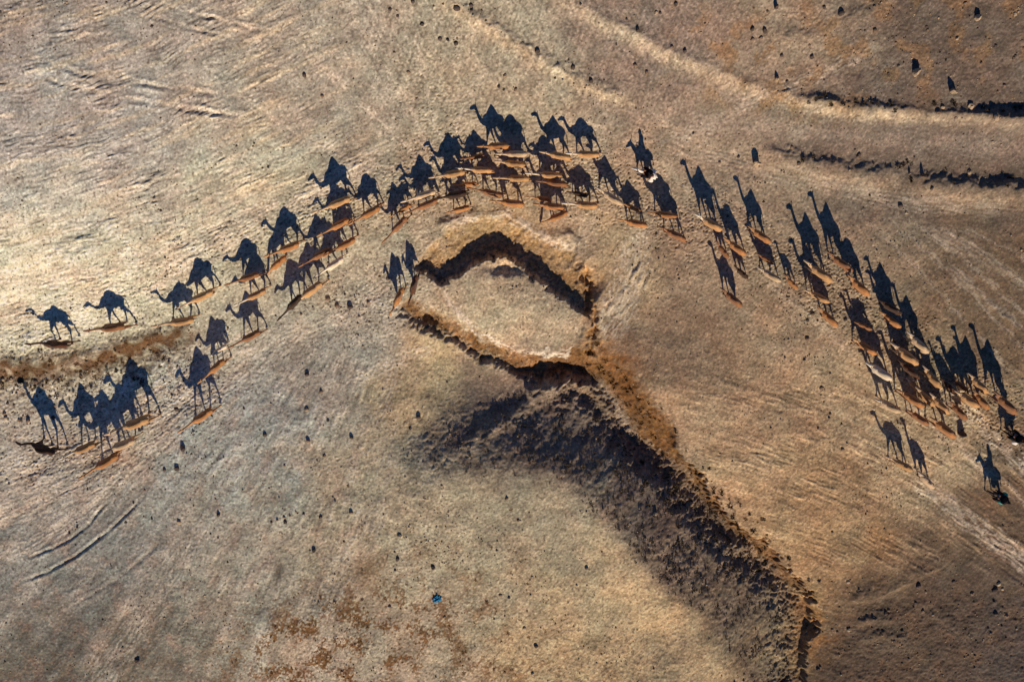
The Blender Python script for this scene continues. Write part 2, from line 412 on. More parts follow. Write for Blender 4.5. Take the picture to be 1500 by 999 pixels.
def ground_z(x, y):
    i = int(np.clip(np.searchsorted(xs, x) - 1, 0, NX - 2)); j = int(np.clip(np.searchsorted(ys, y) - 1, 0, NY - 2))
    a = (x - xs[i]) / (xs[i + 1] - xs[i]); b = (y - ys[j]) / (ys[j + 1] - ys[j])
    return float(Z[j, i] * (1 - a) * (1 - b) + Z[j, i + 1] * a * (1 - b) + Z[j + 1, i] * (1 - a) * b + Z[j + 1, i + 1] * a * b)

def ground_at(u, v):
    z = 0.5
    for _ in range(8):
        p = at(u, v, z); z = .5 * z + .5 * ground_z(p.x, p.y)
    return at(u, v, ground_z(p.x, p.y))

# ------------------------------------------------------------------ soil colours (albedo)
def lin(r, g, b): return np.array([r, g, b], np.float32)
SOIL = [(100,430,170,lin(0.780,0.780,0.586)),(350,330,170,lin(0.473,0.464,0.362)),(100,200,190,lin(0.410,0.412,0.405)),(150,40,200,lin(0.350,0.333,0.301)),(450,80,170,lin(0.354,0.329,0.281)),
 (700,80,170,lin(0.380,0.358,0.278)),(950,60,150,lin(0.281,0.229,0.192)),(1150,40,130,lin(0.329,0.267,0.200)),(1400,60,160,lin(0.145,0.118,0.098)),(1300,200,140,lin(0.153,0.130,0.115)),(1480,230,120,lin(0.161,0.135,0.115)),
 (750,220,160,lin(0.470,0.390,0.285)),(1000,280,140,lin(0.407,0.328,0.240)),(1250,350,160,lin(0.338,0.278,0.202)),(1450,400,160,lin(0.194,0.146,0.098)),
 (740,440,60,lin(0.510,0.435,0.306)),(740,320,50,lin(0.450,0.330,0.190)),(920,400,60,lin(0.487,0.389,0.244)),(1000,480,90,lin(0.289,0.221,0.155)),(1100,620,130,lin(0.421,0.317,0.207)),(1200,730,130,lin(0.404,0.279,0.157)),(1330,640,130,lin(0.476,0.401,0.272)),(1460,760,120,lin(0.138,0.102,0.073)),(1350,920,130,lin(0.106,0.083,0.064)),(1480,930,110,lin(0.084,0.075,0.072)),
 (60,620,110,lin(0.659,0.616,0.516)),(300,620,130,lin(0.494,0.554,0.516)),(480,520,110,lin(0.466,0.452,0.385)),(120,780,150,lin(0.354,0.372,0.345)),(350,800,150,lin(0.416,0.411,0.338)),(150,960,150,lin(0.201,0.199,0.167)),(600,560,70,lin(0.510,0.418,0.258)),
 (560,760,130,lin(0.536,0.489,0.347)),(760,790,150,lin(0.406,0.377,0.273)),(560,950,150,lin(0.440,0.380,0.285)),(850,960,150,lin(0.585,0.457,0.275)),(790,620,100,lin(0.250,0.200,0.155)),(980,730,80,lin(0.222,0.172,0.134)),(1100,880,70,lin(0.285,0.227,0.151))]
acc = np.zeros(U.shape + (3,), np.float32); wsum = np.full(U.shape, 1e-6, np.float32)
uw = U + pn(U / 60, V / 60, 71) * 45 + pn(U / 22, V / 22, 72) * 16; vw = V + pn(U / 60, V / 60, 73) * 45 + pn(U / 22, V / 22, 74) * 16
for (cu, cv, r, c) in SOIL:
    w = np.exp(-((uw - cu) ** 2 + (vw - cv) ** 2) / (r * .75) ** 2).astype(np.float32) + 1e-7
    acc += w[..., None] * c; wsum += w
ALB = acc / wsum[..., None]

def tint(mask, c, amt=1.0):
    global ALB
    m = np.clip(mask * amt, 0, 1).astype(np.float32)[..., None]
    ALB = ALB * (1 - m) + m * c
# orange raw earth and dry brown growth on the banks
OR, BR, DK, PALE, GREY, PINK = lin(.40,.21,.075), lin(.20,.115,.05), lin(.15,.11,.085), lin(.60,.49,.32), lin(.33,.30,.265), lin(.42,.28,.21)
pat = pn(FX / .7, FY / .7, 81); pat2 = pn(FX / .25, FY / .25, 82); pat3 = pn(FX / 1.6, FY / 1.6, 83)
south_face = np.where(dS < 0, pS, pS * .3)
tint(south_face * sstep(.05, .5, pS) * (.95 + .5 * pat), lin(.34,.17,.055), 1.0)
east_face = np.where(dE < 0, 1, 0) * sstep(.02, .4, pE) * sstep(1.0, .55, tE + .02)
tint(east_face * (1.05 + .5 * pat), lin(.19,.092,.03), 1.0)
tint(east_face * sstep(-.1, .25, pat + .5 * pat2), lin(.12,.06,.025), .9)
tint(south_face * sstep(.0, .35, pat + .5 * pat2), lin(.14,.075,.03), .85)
tint(np.exp(-((dR + wob_s - 2) / 11) ** 2) * (1 + .8 * pat), lin(.30,.17,.07), .9)
tint(np.exp(-((dR + wob_s + 14) / 5) ** 2) * (.8 + .8 * pat), lin(.6,.5,.34), .7)
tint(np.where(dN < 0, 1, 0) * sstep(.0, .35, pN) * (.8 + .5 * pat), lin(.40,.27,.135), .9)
tint(sstep(.5, .9, bank) * .4, BR)
tint(blob(U + wob, V + wob, 1188, 915, 24, 55, 8) * (.7 + .7 * pat), OR, .95)
tint(blob(U + wob * 1.5, V + wob * 1.5, 890, 545, 52, 46, 40) * (dE < 4) * (1.0 + .9 * pat + .4 * pat2), lin(.20,.10,.038), .95)
tint(np.exp(-((ww - 2) / 22) ** 2) * (np.abs(D_w) < 900) * sstep(320, 250, U) * (1.1 + .7 * pat), lin(.115,.065,.031), 1.0)
tint(sstep(.15, .5, pat + .4 * pat2) * west_bank * (ww > 0), lin(.17,.12,.085), .55)
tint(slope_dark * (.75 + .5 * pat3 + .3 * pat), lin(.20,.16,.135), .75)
tint(blob(U, V, 1125, 945, 60, 60) * (.6 + .5 * pn((U + V) / 5, (U - V) / 60, 122)), lin(.27,.23,.14), .8)
D, T = line_dist(U, V, [(815,563),(845,556),(880,570),(905,600),(925,632)]); tint(np.exp(-((D + wob_s) / 9) ** 2), lin(.36,.31,.25), .8)  # lit strip along the spur, painted into the soil colour
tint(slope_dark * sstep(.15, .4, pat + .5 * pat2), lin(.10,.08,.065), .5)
# pale crests trodden bare; sunlit south sides of the berms painted paler
tint(np.where(dB1 > -3, np.exp(-((dB1 - 9) / 11) ** 2), 0) * sstep(.0, .1, tB1) * (.8 + .6 * pat) * (1 - .7 * sstep(.62, .85, tB1)), lin(.62,.51,.36), .8)
tint(np.exp(-((dB3 - 14) / 10) ** 2) * (.75 + .6 * pat), lin(.46,.37,.26), .5)
D, T = line_dist(U, V, B2); tint(np.exp(-((D - 6) / 10) ** 2) * (.7 + .6 * pat), lin(.60,.49,.34), .85)
tint(left_m * sstep(.1, .6, s_b + .5 * s_a) , PALE, .35)
tint(left_m * sstep(-.1, -.6, s_b) , GREY * 1.15, .3)
tint(fan_m * sstep(.1, .6, f_a), lin(.45,.40,.335), .35)
tint(comb_m * sstep(.1, .6, c_b + .4 * c_a), lin(.54,.40,.25), .35)
tint(comb_m * sstep(-.15, -.6, c_b), lin(.33,.22,.135), .4)
tint(blob(U + wob_s, V + wob_s, 740, 455, 110, 55, 5) * sstep(-.2, .3, pat3), lin(.40,.325,.235), .4)
for m_, k_ in TRAILS_RIMS:
    tint(sstep(.2, .8, m_), lin(.66,.59,.485) if k_ != .7 else lin(.5,.42,.32), k_)
s_f = pn(U / 40, (dA + wA) / 2.4, 111); s_g = pn(U / 20, (dA + wA) / 1.7, 112)
stk = np.clip(patchy, .2, 1.4) * (.5 * s_c + .6 * s_f + .4 * s_g + .5 * s_b)
ALB *= (1 + (left_m * .46 + arch_m * (1 - left_m) * .32) * np.clip(stk, -1.2, 1.2))[..., None]
f_c = pn(ph * 150, rr / 45, 113)
ALB *= (1 + fan_m * np.clip(patchy, .2, 1.4) * .40 * (f_a * .6 + f_b * .7 + f_c * .6))[..., None]
c_c = pn(U / 22, d2 / 2.2, 114)
ALB *= (1 + comb_m * np.clip(patchy, .2, 1.4) * .44 * (c_a * .5 + c_b * .4 + c_c * .7))[..., None]
top_m = sstep(420, 560, U) * sstep(1150, 950, U) * sstep(240, 120, V)
tk = pn((U + .3 * V) / 5, (V - .5 * U) / 55, 115); tk2 = pn((U - .6 * V) / 4, (V + .6 * U) / 60, 116)
ALB *= (1 + top_m * .26 * (tk + tk2))[..., None]
# rusty dry growth at the foot of the photograph and brown patches elsewhere
veg = sstep(.16, .27, .75 * pn((U + .25 * V) / 30, (V - .25 * U) / 40, 91) + .3 * pn(U / 12, V / 12, 93) + .5 * pat2 + .55 * pn(FX / .14, FY / .14, 92) + .25 * pat)
tint(veg * np.clip(blob(U, V, 570, 930, 190, 110, -12) + .7 * blob(U, V, 430, 960, 110, 70) + .35 * blob(U, V, 120, 960, 150, 60) + .5 * blob(U, V, 800, 985, 140, 40), 0, 1), lin(.20,.11,.048), 1.0)
tint(blob(U + wob_s, V + wob_s, 532, 838, 22, 26, -30) * .8, lin(.22,.135,.07), .8)
tint(blob(U + wob, V + wob, 1290, 785, 26, 26) * .9, lin(.25,.13,.055), .6)
tint(sstep(.1, .5, pat3 + .4 * pat) * upper_right, lin(.25,.155,.075), .5)
tint(sstep(.15, .55, pat3 + .4 * pat + .3 * pat2) * blob(U, V, 1080, 70, 150, 60, 10), lin(.29,.17,.075), .6)
tint(sstep(.1, .5, pat3 + .4 * pat) * lower_right, lin(.17,.11,.07), .5)
tint(blob(U, V, 1130, 150, 130, 25, 12) * sstep(-.1, .4, pat3 + .4 * pat), lin(.30,.18,.08), .6)
tint(np.exp(-((V - np.interp(U, [950, 1100, 1300, 1500], [175, 190, 205, 215])) / 16) ** 2) * sstep(950, 1050, U), lin(.36,.30,.245), .6)
tint(sstep(.2, .6, pn(FX / 1.2, FY / 1.2, 95) + .4 * pat2) * sstep(620, 500, U) * sstep(500, 640, V), PINK, .28)
# pebble grain and darker crumbs
grain = 1 + .10 * n_1 + .12 * pat2 + .24 * pn(FX / .16, FY / .16, 97) + .10 * n_05 + .10 * n_2 + RNG.normal(0, .08, U.shape)
ALB = np.clip(ALB, .02, .8); ALB = np.clip(ALB * np.clip(grain, .4, 1.7)[..., None], .02, .8).astype(np.float32)
hue = pn(FX / 2.6, FY / 2.6, 101) + .6 * pn(FX / .9, FY / .9, 102)
ALB *= np.stack([1 + .06 * hue, 1 - .025 * hue, 1 - .05 * hue], -1)
# crust patches with firm edges, pale flecks, dark crumbs
pt = pn(FX / 1.3 + n_05 * .5, FY / 1.0 + n_1 * .3, 103) + .5 * pn(FX / .42, FY / .36, 104)
ALB *= (1 + .13 * sstep(.12, .3, pt) - .15 * sstep(-.12, -.3, pt))[..., None]
fine = pn(FX / .24, FY / .2, 98); fine2 = pn(FX / .15, FY / .13, 99)
tint(sstep(.34, .5, fine + .3 * n_05 + .12 * (rough - .8)), lin(.12,.09,.07), .6)
tint(sstep(.45, .6, fine2 + .15 * (rough - .8)), lin(.13,.10,.075), .5)
ALB *= (1 + .45 * sstep(.34, .5, -fine2 - .2 * n_025))[..., None]

# ------------------------------------------------------------------ materials
def new_mat(name):
    m = bpy.data.materials.new(name); m.use_nodes = True
    nt = m.node_tree
    b = nt.nodes["Principled BSDF"]
    b.inputs["Roughness"].default_value = .95
    b.inputs["Specular IOR Level"].default_value = .12
    return m, nt, b

def mottled(name, c1, c2, scale, bump=.3, rough=.9, dist=.02, detail=6.0):
    m, nt, b = new_mat(name)
    tc = nt.nodes.new("ShaderNodeTexCoord")
    no = nt.nodes.new("ShaderNodeTexNoise"); no.inputs["Scale"].default_value = scale; no.inputs["Detail"].default_value = detail
    oi = nt.nodes.new("ShaderNodeObjectInfo")
    ramp = nt.nodes.new("ShaderNodeValToRGB")
    ramp.color_ramp.elements[0].position = .35; ramp.color_ramp.elements[0].color = (*c1, 1)
    ramp.color_ramp.elements[1].position = .68; ramp.color_ramp.elements[1].color = (*c2, 1)
    hsv = nt.nodes.new("ShaderNodeHueSaturation")
    mr = nt.nodes.new("ShaderNodeMapRange"); mr.inputs[3].default_value = .8; mr.inputs[4].default_value = 1.18
    nt.links.new(tc.outputs["Object"], no.inputs["Vector"]); nt.links.new(no.outputs["Fac"], ramp.inputs[0])
    nt.links.new(oi.outputs["Random"], mr.inputs[0]); nt.links.new(mr.outputs[0], hsv.inputs["Value"])
    nt.links.new(ramp.outputs[0], hsv.inputs["Color"]); nt.links.new(hsv.outputs[0], b.inputs["Base Color"])
    b.inputs["Roughness"].default_value = rough
    bp = nt.nodes.new("ShaderNodeBump"); bp.inputs["Strength"].default_value = bump; bp.inputs["Distance"].default_value = dist
    nt.links.new(no.outputs["Fac"], bp.inputs["Height"]); nt.links.new(bp.outputs[0], b.inputs["Normal"])
    return m

m_ground, nt, b = new_mat("desert_soil")
att = nt.nodes.new("ShaderNodeAttribute"); att.attribute_name = "soil"
tc = nt.nodes.new("ShaderNodeTexCoord")
n1 = nt.nodes.new("ShaderNodeTexNoise"); n1.inputs["Scale"].default_value = 9.0; n1.inputs["Detail"].default_value = 5.0; n1.inputs["Roughness"].default_value = .65
n2 = nt.nodes.new("ShaderNodeTexNoise"); n2.inputs["Scale"].default_value = 3.2; n2.inputs["Detail"].default_value = 8.0; n2.inputs["Roughness"].default_value = .7
mr = nt.nodes.new("ShaderNodeMapRange"); mr.inputs[1].default_value = .3; mr.inputs[2].default_value = .7; mr.inputs[3].default_value = .74; mr.inputs[4].default_value = 1.26
mx = nt.nodes.new("ShaderNodeMix"); mx.data_type = 'RGBA'; mx.blend_type = 'MULTIPLY'; mx.inputs[0].default_value = 1.0
nt.links.new(tc.outputs["Object"], n1.inputs["Vector"]); nt.links.new(tc.outputs["Object"], n2.inputs["Vector"])
nt.links.new(n1.outputs["Fac"], mr.inputs[0]); nt.links.new(att.outputs["Color"], mx.inputs[6]); nt.links.new(mr.outputs[0], mx.inputs[7])
nt.links.new(mx.outputs[2], b.inputs["Base Color"])
b1 = nt.nodes.new("ShaderNodeBump"); b1.inputs["Strength"].default_value = .3; b1.inputs["Distance"].default_value = .05
nt.links.new(n2.outputs["Fac"], b1.inputs["Height"])
b2 = nt.nodes.new("ShaderNodeBump"); b2.inputs["Strength"].default_value = .3; b2.inputs["Distance"].default_value = .03
nt.links.new(n1.outputs["Fac"], b2.inputs["Height"]); nt.links.new(b1.outputs[0], b2.inputs["Normal"]); nt.links.new(b2.outputs[0], b.inputs["Normal"])

# ------------------------------------------------------------------ the ground itself
me = bpy.data.meshes.new("ground")
nv = NX * NY
co = np.empty((nv, 3), np.float32); co[:, 0] = WX.ravel(); co[:, 1] = WY.ravel(); co[:, 2] = Z.ravel()
idx = np.arange(nv, dtype=np.int32).reshape(NY, NX)
quads = np.stack([idx[:-1, :-1], idx[:-1, 1:], idx[1:, 1:], idx[1:, :-1]], -1).reshape(-1)
nf = len(quads) // 4
me.vertices.add(nv); me.vertices.foreach_set("co", co.ravel())
me.loops.add(nf * 4); me.loops.foreach_set("vertex_index", quads)
me.polygons.add(nf); me.polygons.foreach_set("loop_start", np.arange(0, nf * 4, 4, dtype=np.int32)); me.polygons.foreach_set("loop_total", np.full(nf, 4, np.int32))
me.polygons.foreach_set("use_smooth", np.ones(nf, bool))
me.update(calc_edges=True)
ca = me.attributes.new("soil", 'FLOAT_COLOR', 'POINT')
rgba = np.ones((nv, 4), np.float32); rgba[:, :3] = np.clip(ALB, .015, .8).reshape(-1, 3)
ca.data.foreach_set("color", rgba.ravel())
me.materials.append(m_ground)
ground = bpy.data.objects.new("ground", me); COL.objects.link(ground)
ground["kind"] = "structure"; ground["label"] = "dry desert ground with trodden tracks, gully and bare hill"

#@@OBJECTS@@
# ------------------------------------------------------------------ mesh helpers
def tube(bm, pts, n=12, lat=Vector((0, 1, 0))):
    """closed tube through pts = [(point, half width sideways, half width across)]"""
    P = [Vector(p[0]) for p in pts]
    rings = []
    for i, (p, ra, rb) in enumerate(pts):
        t = (P[min(i + 1, len(P) - 1)] - P[max(i - 1, 0)])
        t = t.normalized() if t.length > 1e-9 else Vector((1, 0, 0))
        s = (lat - t * lat.dot(t))
        s = s.normalized() if s.length > 1e-3 else t.orthogonal().normalized()
        q = t.cross(s).normalized()
        rings.append([bm.verts.new(P[i] + s * (ra * math.cos(a)) + q * (rb * math.sin(a))) for a in (2 * math.pi * k / n for k in range(n))])
    for a, b in zip(rings, rings[1:]):
        for k in range(n):
            bm.faces.new((a[k], a[(k + 1) % n], b[(k + 1) % n], b[k]))
    c0 = bm.verts.new(P[0]); c1 = bm.verts.new(P[-1])
    for k in range(n):
        bm.faces.new((c0, rings[0][(k + 1) % n], rings[0][k]))
        bm.faces.new((c1, rings[-1][k], rings[-1][(k + 1) % n]))

def stack(bm, levels, n=14):
    """closed stack of horizontal ellipses: (centre, half x, half y)"""
    rings = [[bm.verts.new(Vector(c) + Vector((rx * math.cos(a), ry * math.sin(a), 0))) for a in (2 * math.pi * k / n for k in range(n))] for c, rx, ry in levels]
    for a, b in zip(rings, rings[1:]):
        for k in range(n):
            bm.faces.new((a[k], a[(k + 1) % n], b[(k + 1) % n], b[k]))
    bm.faces.new(rings[0][::-1]); bm.faces.new(rings[-1])

def skin(bm, name, voxel, ratio, smooth=3):
    """melt overlapping closed shapes into one continuous skin"""
    bmesh.ops.recalc_face_normals(bm, faces=bm.faces)
    m = bpy.data.meshes.new(name + "_raw"); bm.to_mesh(m); bm.free()
    o = bpy.data.objects.new(name + "_raw", m); COL.objects.link(o)
    r = o.modifiers.new("r", 'REMESH'); r.mode = 'VOXEL'; r.voxel_size = voxel
    if smooth:
        s = o.modifiers.new("s", 'SMOOTH'); s.iterations = smooth; s.factor = .5
    d = o.modifiers.new("d", 'DECIMATE'); d.ratio = ratio
    dg = bpy.context.evaluated_depsgraph_get(); dg.update()
    out = bpy.data.meshes.new_from_object(o.evaluated_get(dg))
    out.name = name
    bpy.data.objects.remove(o); bpy.data.meshes.remove(m)
    out.polygons.foreach_set("use_smooth", np.ones(len(out.polygons), bool))
    return out

def rot(a, x, z):
    c, s = math.cos(a), math.sin(a)
    return x * c - z * s, x * s + z * c           # + a swings the foot forward

# ------------------------------------------------------------------ camels
NECKS = {
 'mid':  ([(.62,1.36,.16,.27),(.84,1.22,.115,.18),(1.08,1.20,.09,.125),(1.28,1.33,.08,.10),(1.42,1.54,.072,.09),(1.49,1.72,.075,.09)],
          [(1.42,1.78,.05,.06),(1.48,1.79,.085,.10),(1.62,1.79,.10,.125),(1.77,1.75,.08,.095),(1.90,1.70,.065,.075),(1.97,1.67,.04,.05)]),
 'low':  ([(.62,1.36,.16,.27),(.86,1.22,.115,.18),(1.10,1.16,.09,.125),(1.32,1.20,.08,.10),(1.50,1.34,.072,.09),(1.58,1.44,.075,.09)],
          [(1.53,1.50,.05,.06),(1.59,1.51,.085,.10),(1.72,1.50,.10,.125),(1.87,1.46,.08,.095),(2.0,1.41,.065,.075),(2.07,1.38,.04,.05)]),
 'high': ([(.62,1.38,.16,.27),(.80,1.34,.13,.19),(.95,1.42,.10,.14),(1.06,1.62,.09,.115),(1.13,1.85,.08,.10),(1.17,2.03,.08,.10)],
          [(1.10,2.09,.05,.06),(1.16,2.10,.09,.11),(1.30,2.10,.105,.13),(1.44,2.07,.085,.10),(1.56,2.02,.07,.08),(1.63,1.99,.045,.055)]),
 'down': ([(.62,1.34,.16,.27),(.86,1.16,.115,.18),(1.04,.95,.09,.125),(1.16,.72,.08,.10),(1.26,.50,.072,.09),(1.31,.38,.075,.09)],
          [(1.27,.42,.05,.06),(1.32,.38,.085,.10),(1.42,.29,.10,.125),(1.50,.18,.08,.095),(1.55,.09,.065,.07),(1.57,.05,.04,.045)]),
}
HUMPS = {'tall': [(.02,1.50,.52,.26),(.02,1.72,.45,.235),(.00,1.92,.31,.17),(-.02,2.08,.17,.105),(-.03,2.20,.07,.05)],
         'round': [(.0,1.50,.52,.26),(.0,1.72,.47,.24),(-.01,1.90,.36,.19),(-.02,2.02,.23,.13),(-.02,2.08,.11,.07)],
         'lean': [(-.02,1.50,.46,.25),(-.02,1.70,.36,.20),(-.05,1.85,.24,.13),(-.09,1.97,.13,.08),(-.11,2.03,.06,.04)]}
GAITS = {'a': [(20,0),(-16,0),(-20,0),(14,8)], 'b': [(-18,6),(16,0),(12,0),(-20,0)], 'c': [(24,38),(-6,0),(4,0),(-24,0)],
         'd': [(6,0),(-10,0),(-12,0),(6,0)], 'e': [(-14,0),(22,0),(-22,4),(10,0)], 'f': [(-8,0),(4,0),(8,0),(-8,0)]}

def build_camel(name, neck, hump, gait, calf=False):
    bm = bmesh.new()
    tube(bm, [((x, 0, z), a, c) for x, z, a, c in [(-.79,1.36,.05,.09),(-.73,1.38,.15,.20),(-.56,1.41,.225,.27),(-.30,1.41,.275,.31),(0,1.38,.31,.37),(.30,1.36,.30,.395),(.54,1.35,.245,.35),(.70,1.33,.17,.27),(.79,1.31,.09,.16)]], 16)
    hs = [(x, z, a, c) for x, z, a, c in HUMPS[hump]]
    if calf:
        hs = [(x, 1.5 + (z - 1.5) * .75, a * .85, c) for x, z, a, c in hs]
    stack(bm, [((x, 0, z), a, c) for x, z, a, c in hs])
    nk, hd = NECKS[neck]
    tube(bm, [((x, 0, z), a, c) for x, z, a, c in nk], 12)
    tube(bm, [((x, 0, z), a, c) for x, z, a, c in hd], 12)
    hx, hz = hd[1][0], hd[1][1]
    for s in (-1, 1):
        tube(bm, [((hx + .01, s * .06, hz + .06), .03, .03), ((hx - .03, s * .09, hz + .13), .034, .026), ((hx - .06, s * .105, hz + .18), .014, .012)], 8)
    g = GAITS[gait]
    low = 9.0
    for k, (s, front) in enumerate([(1, True), (-1, True), (1, False), (-1, False)]):
        a, bnd = math.radians(g[k][0]), math.radians(g[k][1])
        if front:
            r0 = (.47, 1.32)
            seg = [((-.03, -.34), a * .6, .125, .15), ((.03, -.40), a * 1.1, .066, .072), ((0, -.20), a - bnd, .047, .05), ((0, -.24), a - bnd, .043, .046)]
            w = [.17, .165, .15, .15, .15]; first = (.15, .20)
        else:
            r0 = (-.52, 1.42)
            seg = [((.10, -.38), a * .5, .15, .20), ((-.20, -.40), a, .07, .085), ((.03, -.24), a * 1.2 - bnd, .048, .055), ((.03, -.27), a * 1.2 - bnd, .043, .047)]
            w = [.13, .16, .15, .15, .15]; first = (.15, .24)
        x, z = r0
        pts = [((x, s * w[0], z), first[0], first[1])]
        for i, ((dx, dz), ang, ra, rb) in enumerate(seg):
            ex, ez = rot(ang, dx, dz); x += ex; z += ez
            pts.append(((x, s * w[i + 1], z), ra, rb))
        pts.append(((x + .015, s * .15, z - .05), .05, .055))
        tube(bm, pts, 10)
        stack(bm, [((x + .03, s * .15, z - .10), .11, .085), ((x + .03, s * .15, z - .07), .115, .09), ((x + .015, s * .15, z - .02), .06, .055)], 10)
        low = min(low, z - .10)
    tube(bm, [((-.77, 0, 1.45), .035, .035), ((-.86, 0, 1.32), .028, .03), ((-.89, 0, 1.08), .024, .026), ((-.88, 0, .92), .04, .04), ((-.87, 0, .82), .015, .015)], 8)
    for v in bm.verts:
        v.co.z -= low
    me = skin(bm, name, .021, .22, 3)
    return dict(mesh=me, nose=(hd[-1][0], hd[-1][1] - low), rump=(-.79, 1.40 - low))

# coats
def coat(name, back, belly, front, k_front=1.0):
    m, nt, b = new_mat(name)
    tc = nt.nodes.new("ShaderNodeTexCoord"); sp = nt.nodes.new("ShaderNodeSeparateXYZ")
    nt.links.new(tc.outputs["Object"], sp.inputs[0])
    no = nt.nodes.new("ShaderNodeTexNoise"); no.inputs["Scale"].default_value = 5.0; no.inputs["Detail"].default_value = 8.0; no.inputs["Roughness"].default_value = .65
    nt.links.new(tc.outputs["Object"], no.inputs["Vector"])
    r1 = nt.nodes.new("ShaderNodeMapRange"); r1.inputs[1].default_value = .36; r1.inputs[2].default_value = .64
    nt.links.new(no.outputs["Fac"], r1.inputs[0])
    m1 = nt.nodes.new("ShaderNodeMix"); m1.data_type = 'RGBA'; m1.inputs[6].default_value = (*back, 1); m1.inputs[7].default_value = (*belly, 1)
    nt.links.new(r1.outputs[0], m1.inputs[0])
    r2 = nt.nodes.new("ShaderNodeMapRange"); r2.inputs[1].default_value = .55; r2.inputs[2].default_value = 1.1; r2.inputs[4].default_value = k_front
    nt.links.new(sp.outputs[0], r2.inputs[0])
    m2 = nt.nodes.new("ShaderNodeMix"); m2.data_type = 'RGBA'; m2.inputs[7].default_value = (*front, 1)
    hz = nt.nodes.new("ShaderNodeMapRange"); hz.inputs[1].default_value = 1.62; hz.inputs[2].default_value = 2.0; hz.inputs[4].default_value = .5
    nt.links.new(sp.outputs[2], hz.inputs[0])
    bk = nt.nodes.new("ShaderNodeMapRange"); bk.inputs[1].default_value = .62; bk.inputs[2].default_value = .5; bk.inputs[3].default_value = 0; bk.inputs[4].default_value = 1
    nt.links.new(sp.outputs[0], bk.inputs[0])
    mu = nt.nodes.new("ShaderNodeMath"); mu.operation = 'MULTIPLY'; nt.links.new(hz.outputs[0], mu.inputs[0]); nt.links.new(bk.outputs[0], mu.inputs[1])
    m3 = nt.nodes.new("ShaderNodeMix"); m3.data_type = 'RGBA'; m3.inputs[7].default_value = (back[0] * .38, back[1] * .36, back[2] * .36, 1)
    nt.links.new(mu.outputs[0], m3.inputs[0]); nt.links.new(m1.outputs[2], m3.inputs[6])
    nt.links.new(m3.outputs[2], m2.inputs[6]); nt.links.new(r2.outputs[0], m2.inputs[0])
    hsv = nt.nodes.new("ShaderNodeHueSaturation"); oi = nt.nodes.new("ShaderNodeObjectInfo")
    mr = nt.nodes.new("ShaderNodeMapRange"); mr.inputs[3].default_value = .85; mr.inputs[4].default_value = 1.15
    nt.links.new(oi.outputs["Random"], mr.inputs[0]); nt.links.new(mr.outputs[0], hsv.inputs["Value"]); nt.links.new(m2.outputs[2], hsv.inputs["Color"])
    nt.links.new(hsv.outputs[0], b.inputs["Base Color"])
    n3 = nt.nodes.new("ShaderNodeTexNoise"); n3.inputs["Scale"].default_value = 30.0; n3.inputs["Detail"].default_value = 4.0
    nt.links.new(tc.outputs["Object"], n3.inputs["Vector"])
    bp = nt.nodes.new("ShaderNodeBump"); bp.inputs["Strength"].default_value = .5; bp.inputs["Distance"].default_value = .03
    nt.links.new(n3.outputs["Fac"], bp.inputs["Height"]); nt.links.new(bp.outputs[0], b.inputs["Normal"])
    b.inputs["Sheen Weight"].default_value = .15
    return m
COATS = {'tan': coat("tan_coat", (.41,.23,.098), (.53,.33,.155), (.66,.50,.33), .8),
 'orange': coat("orange_coat", (.36,.16,.055), (.48,.235,.088), (.52,.31,.15), .6),
 'brown': coat("brown_coat", (.22,.10,.043), (.31,.15,.068), (.33,.18,.10), .5),
 'dark': coat("dark_coat", (.075,.034,.018), (.12,.055,.028), (.09,.042,.022), .5),
 'black': coat("shade_dark_coat", (.045,.026,.017), (.075,.042,.026), (.06,.036,.024), .5),  # near-black paints the shade on these camels into the coat
 'pale': coat("pale_coat", (.54,.40,.25), (.63,.48,.32), (.70,.59,.44), .7),
 'white': coat("white_coat", (.68,.58,.43), (.74,.66,.52), (.75,.69,.57), .7),
 'neck': coat("white_necked_coat", (.42,.225,.09), (.53,.32,.15), (.74,.67,.53), 1.0)}

VAR = {}
for key, (nk, hp, gt, cf) in {
 'Ma': ('mid','tall','a',False), 'Mc': ('mid','lean','c',False), 'Mb': ('mid','round','b',False), 'Me': ('mid','tall','e',False),
 'La': ('low','tall','b',False), 'Lb': ('low','round','a',False), 'Le': ('low','lean','e',False),
 'Ha': ('high','tall','a',False), 'Hb': ('high','round','b',False), 'Hd': ('high','tall','d',False), 'He': ('high','round','e',False), 'Hc': ('high','lean','c',False),
 'Da': ('down','round','d',False), 'Kh': ('high','lean','b',True), 'Kl': ('mid','lean','a',True), 'Kd': ('down','lean','f',True)}.items():
    VAR[key] = build_camel("camel_" + key, nk, hp, gt, cf)

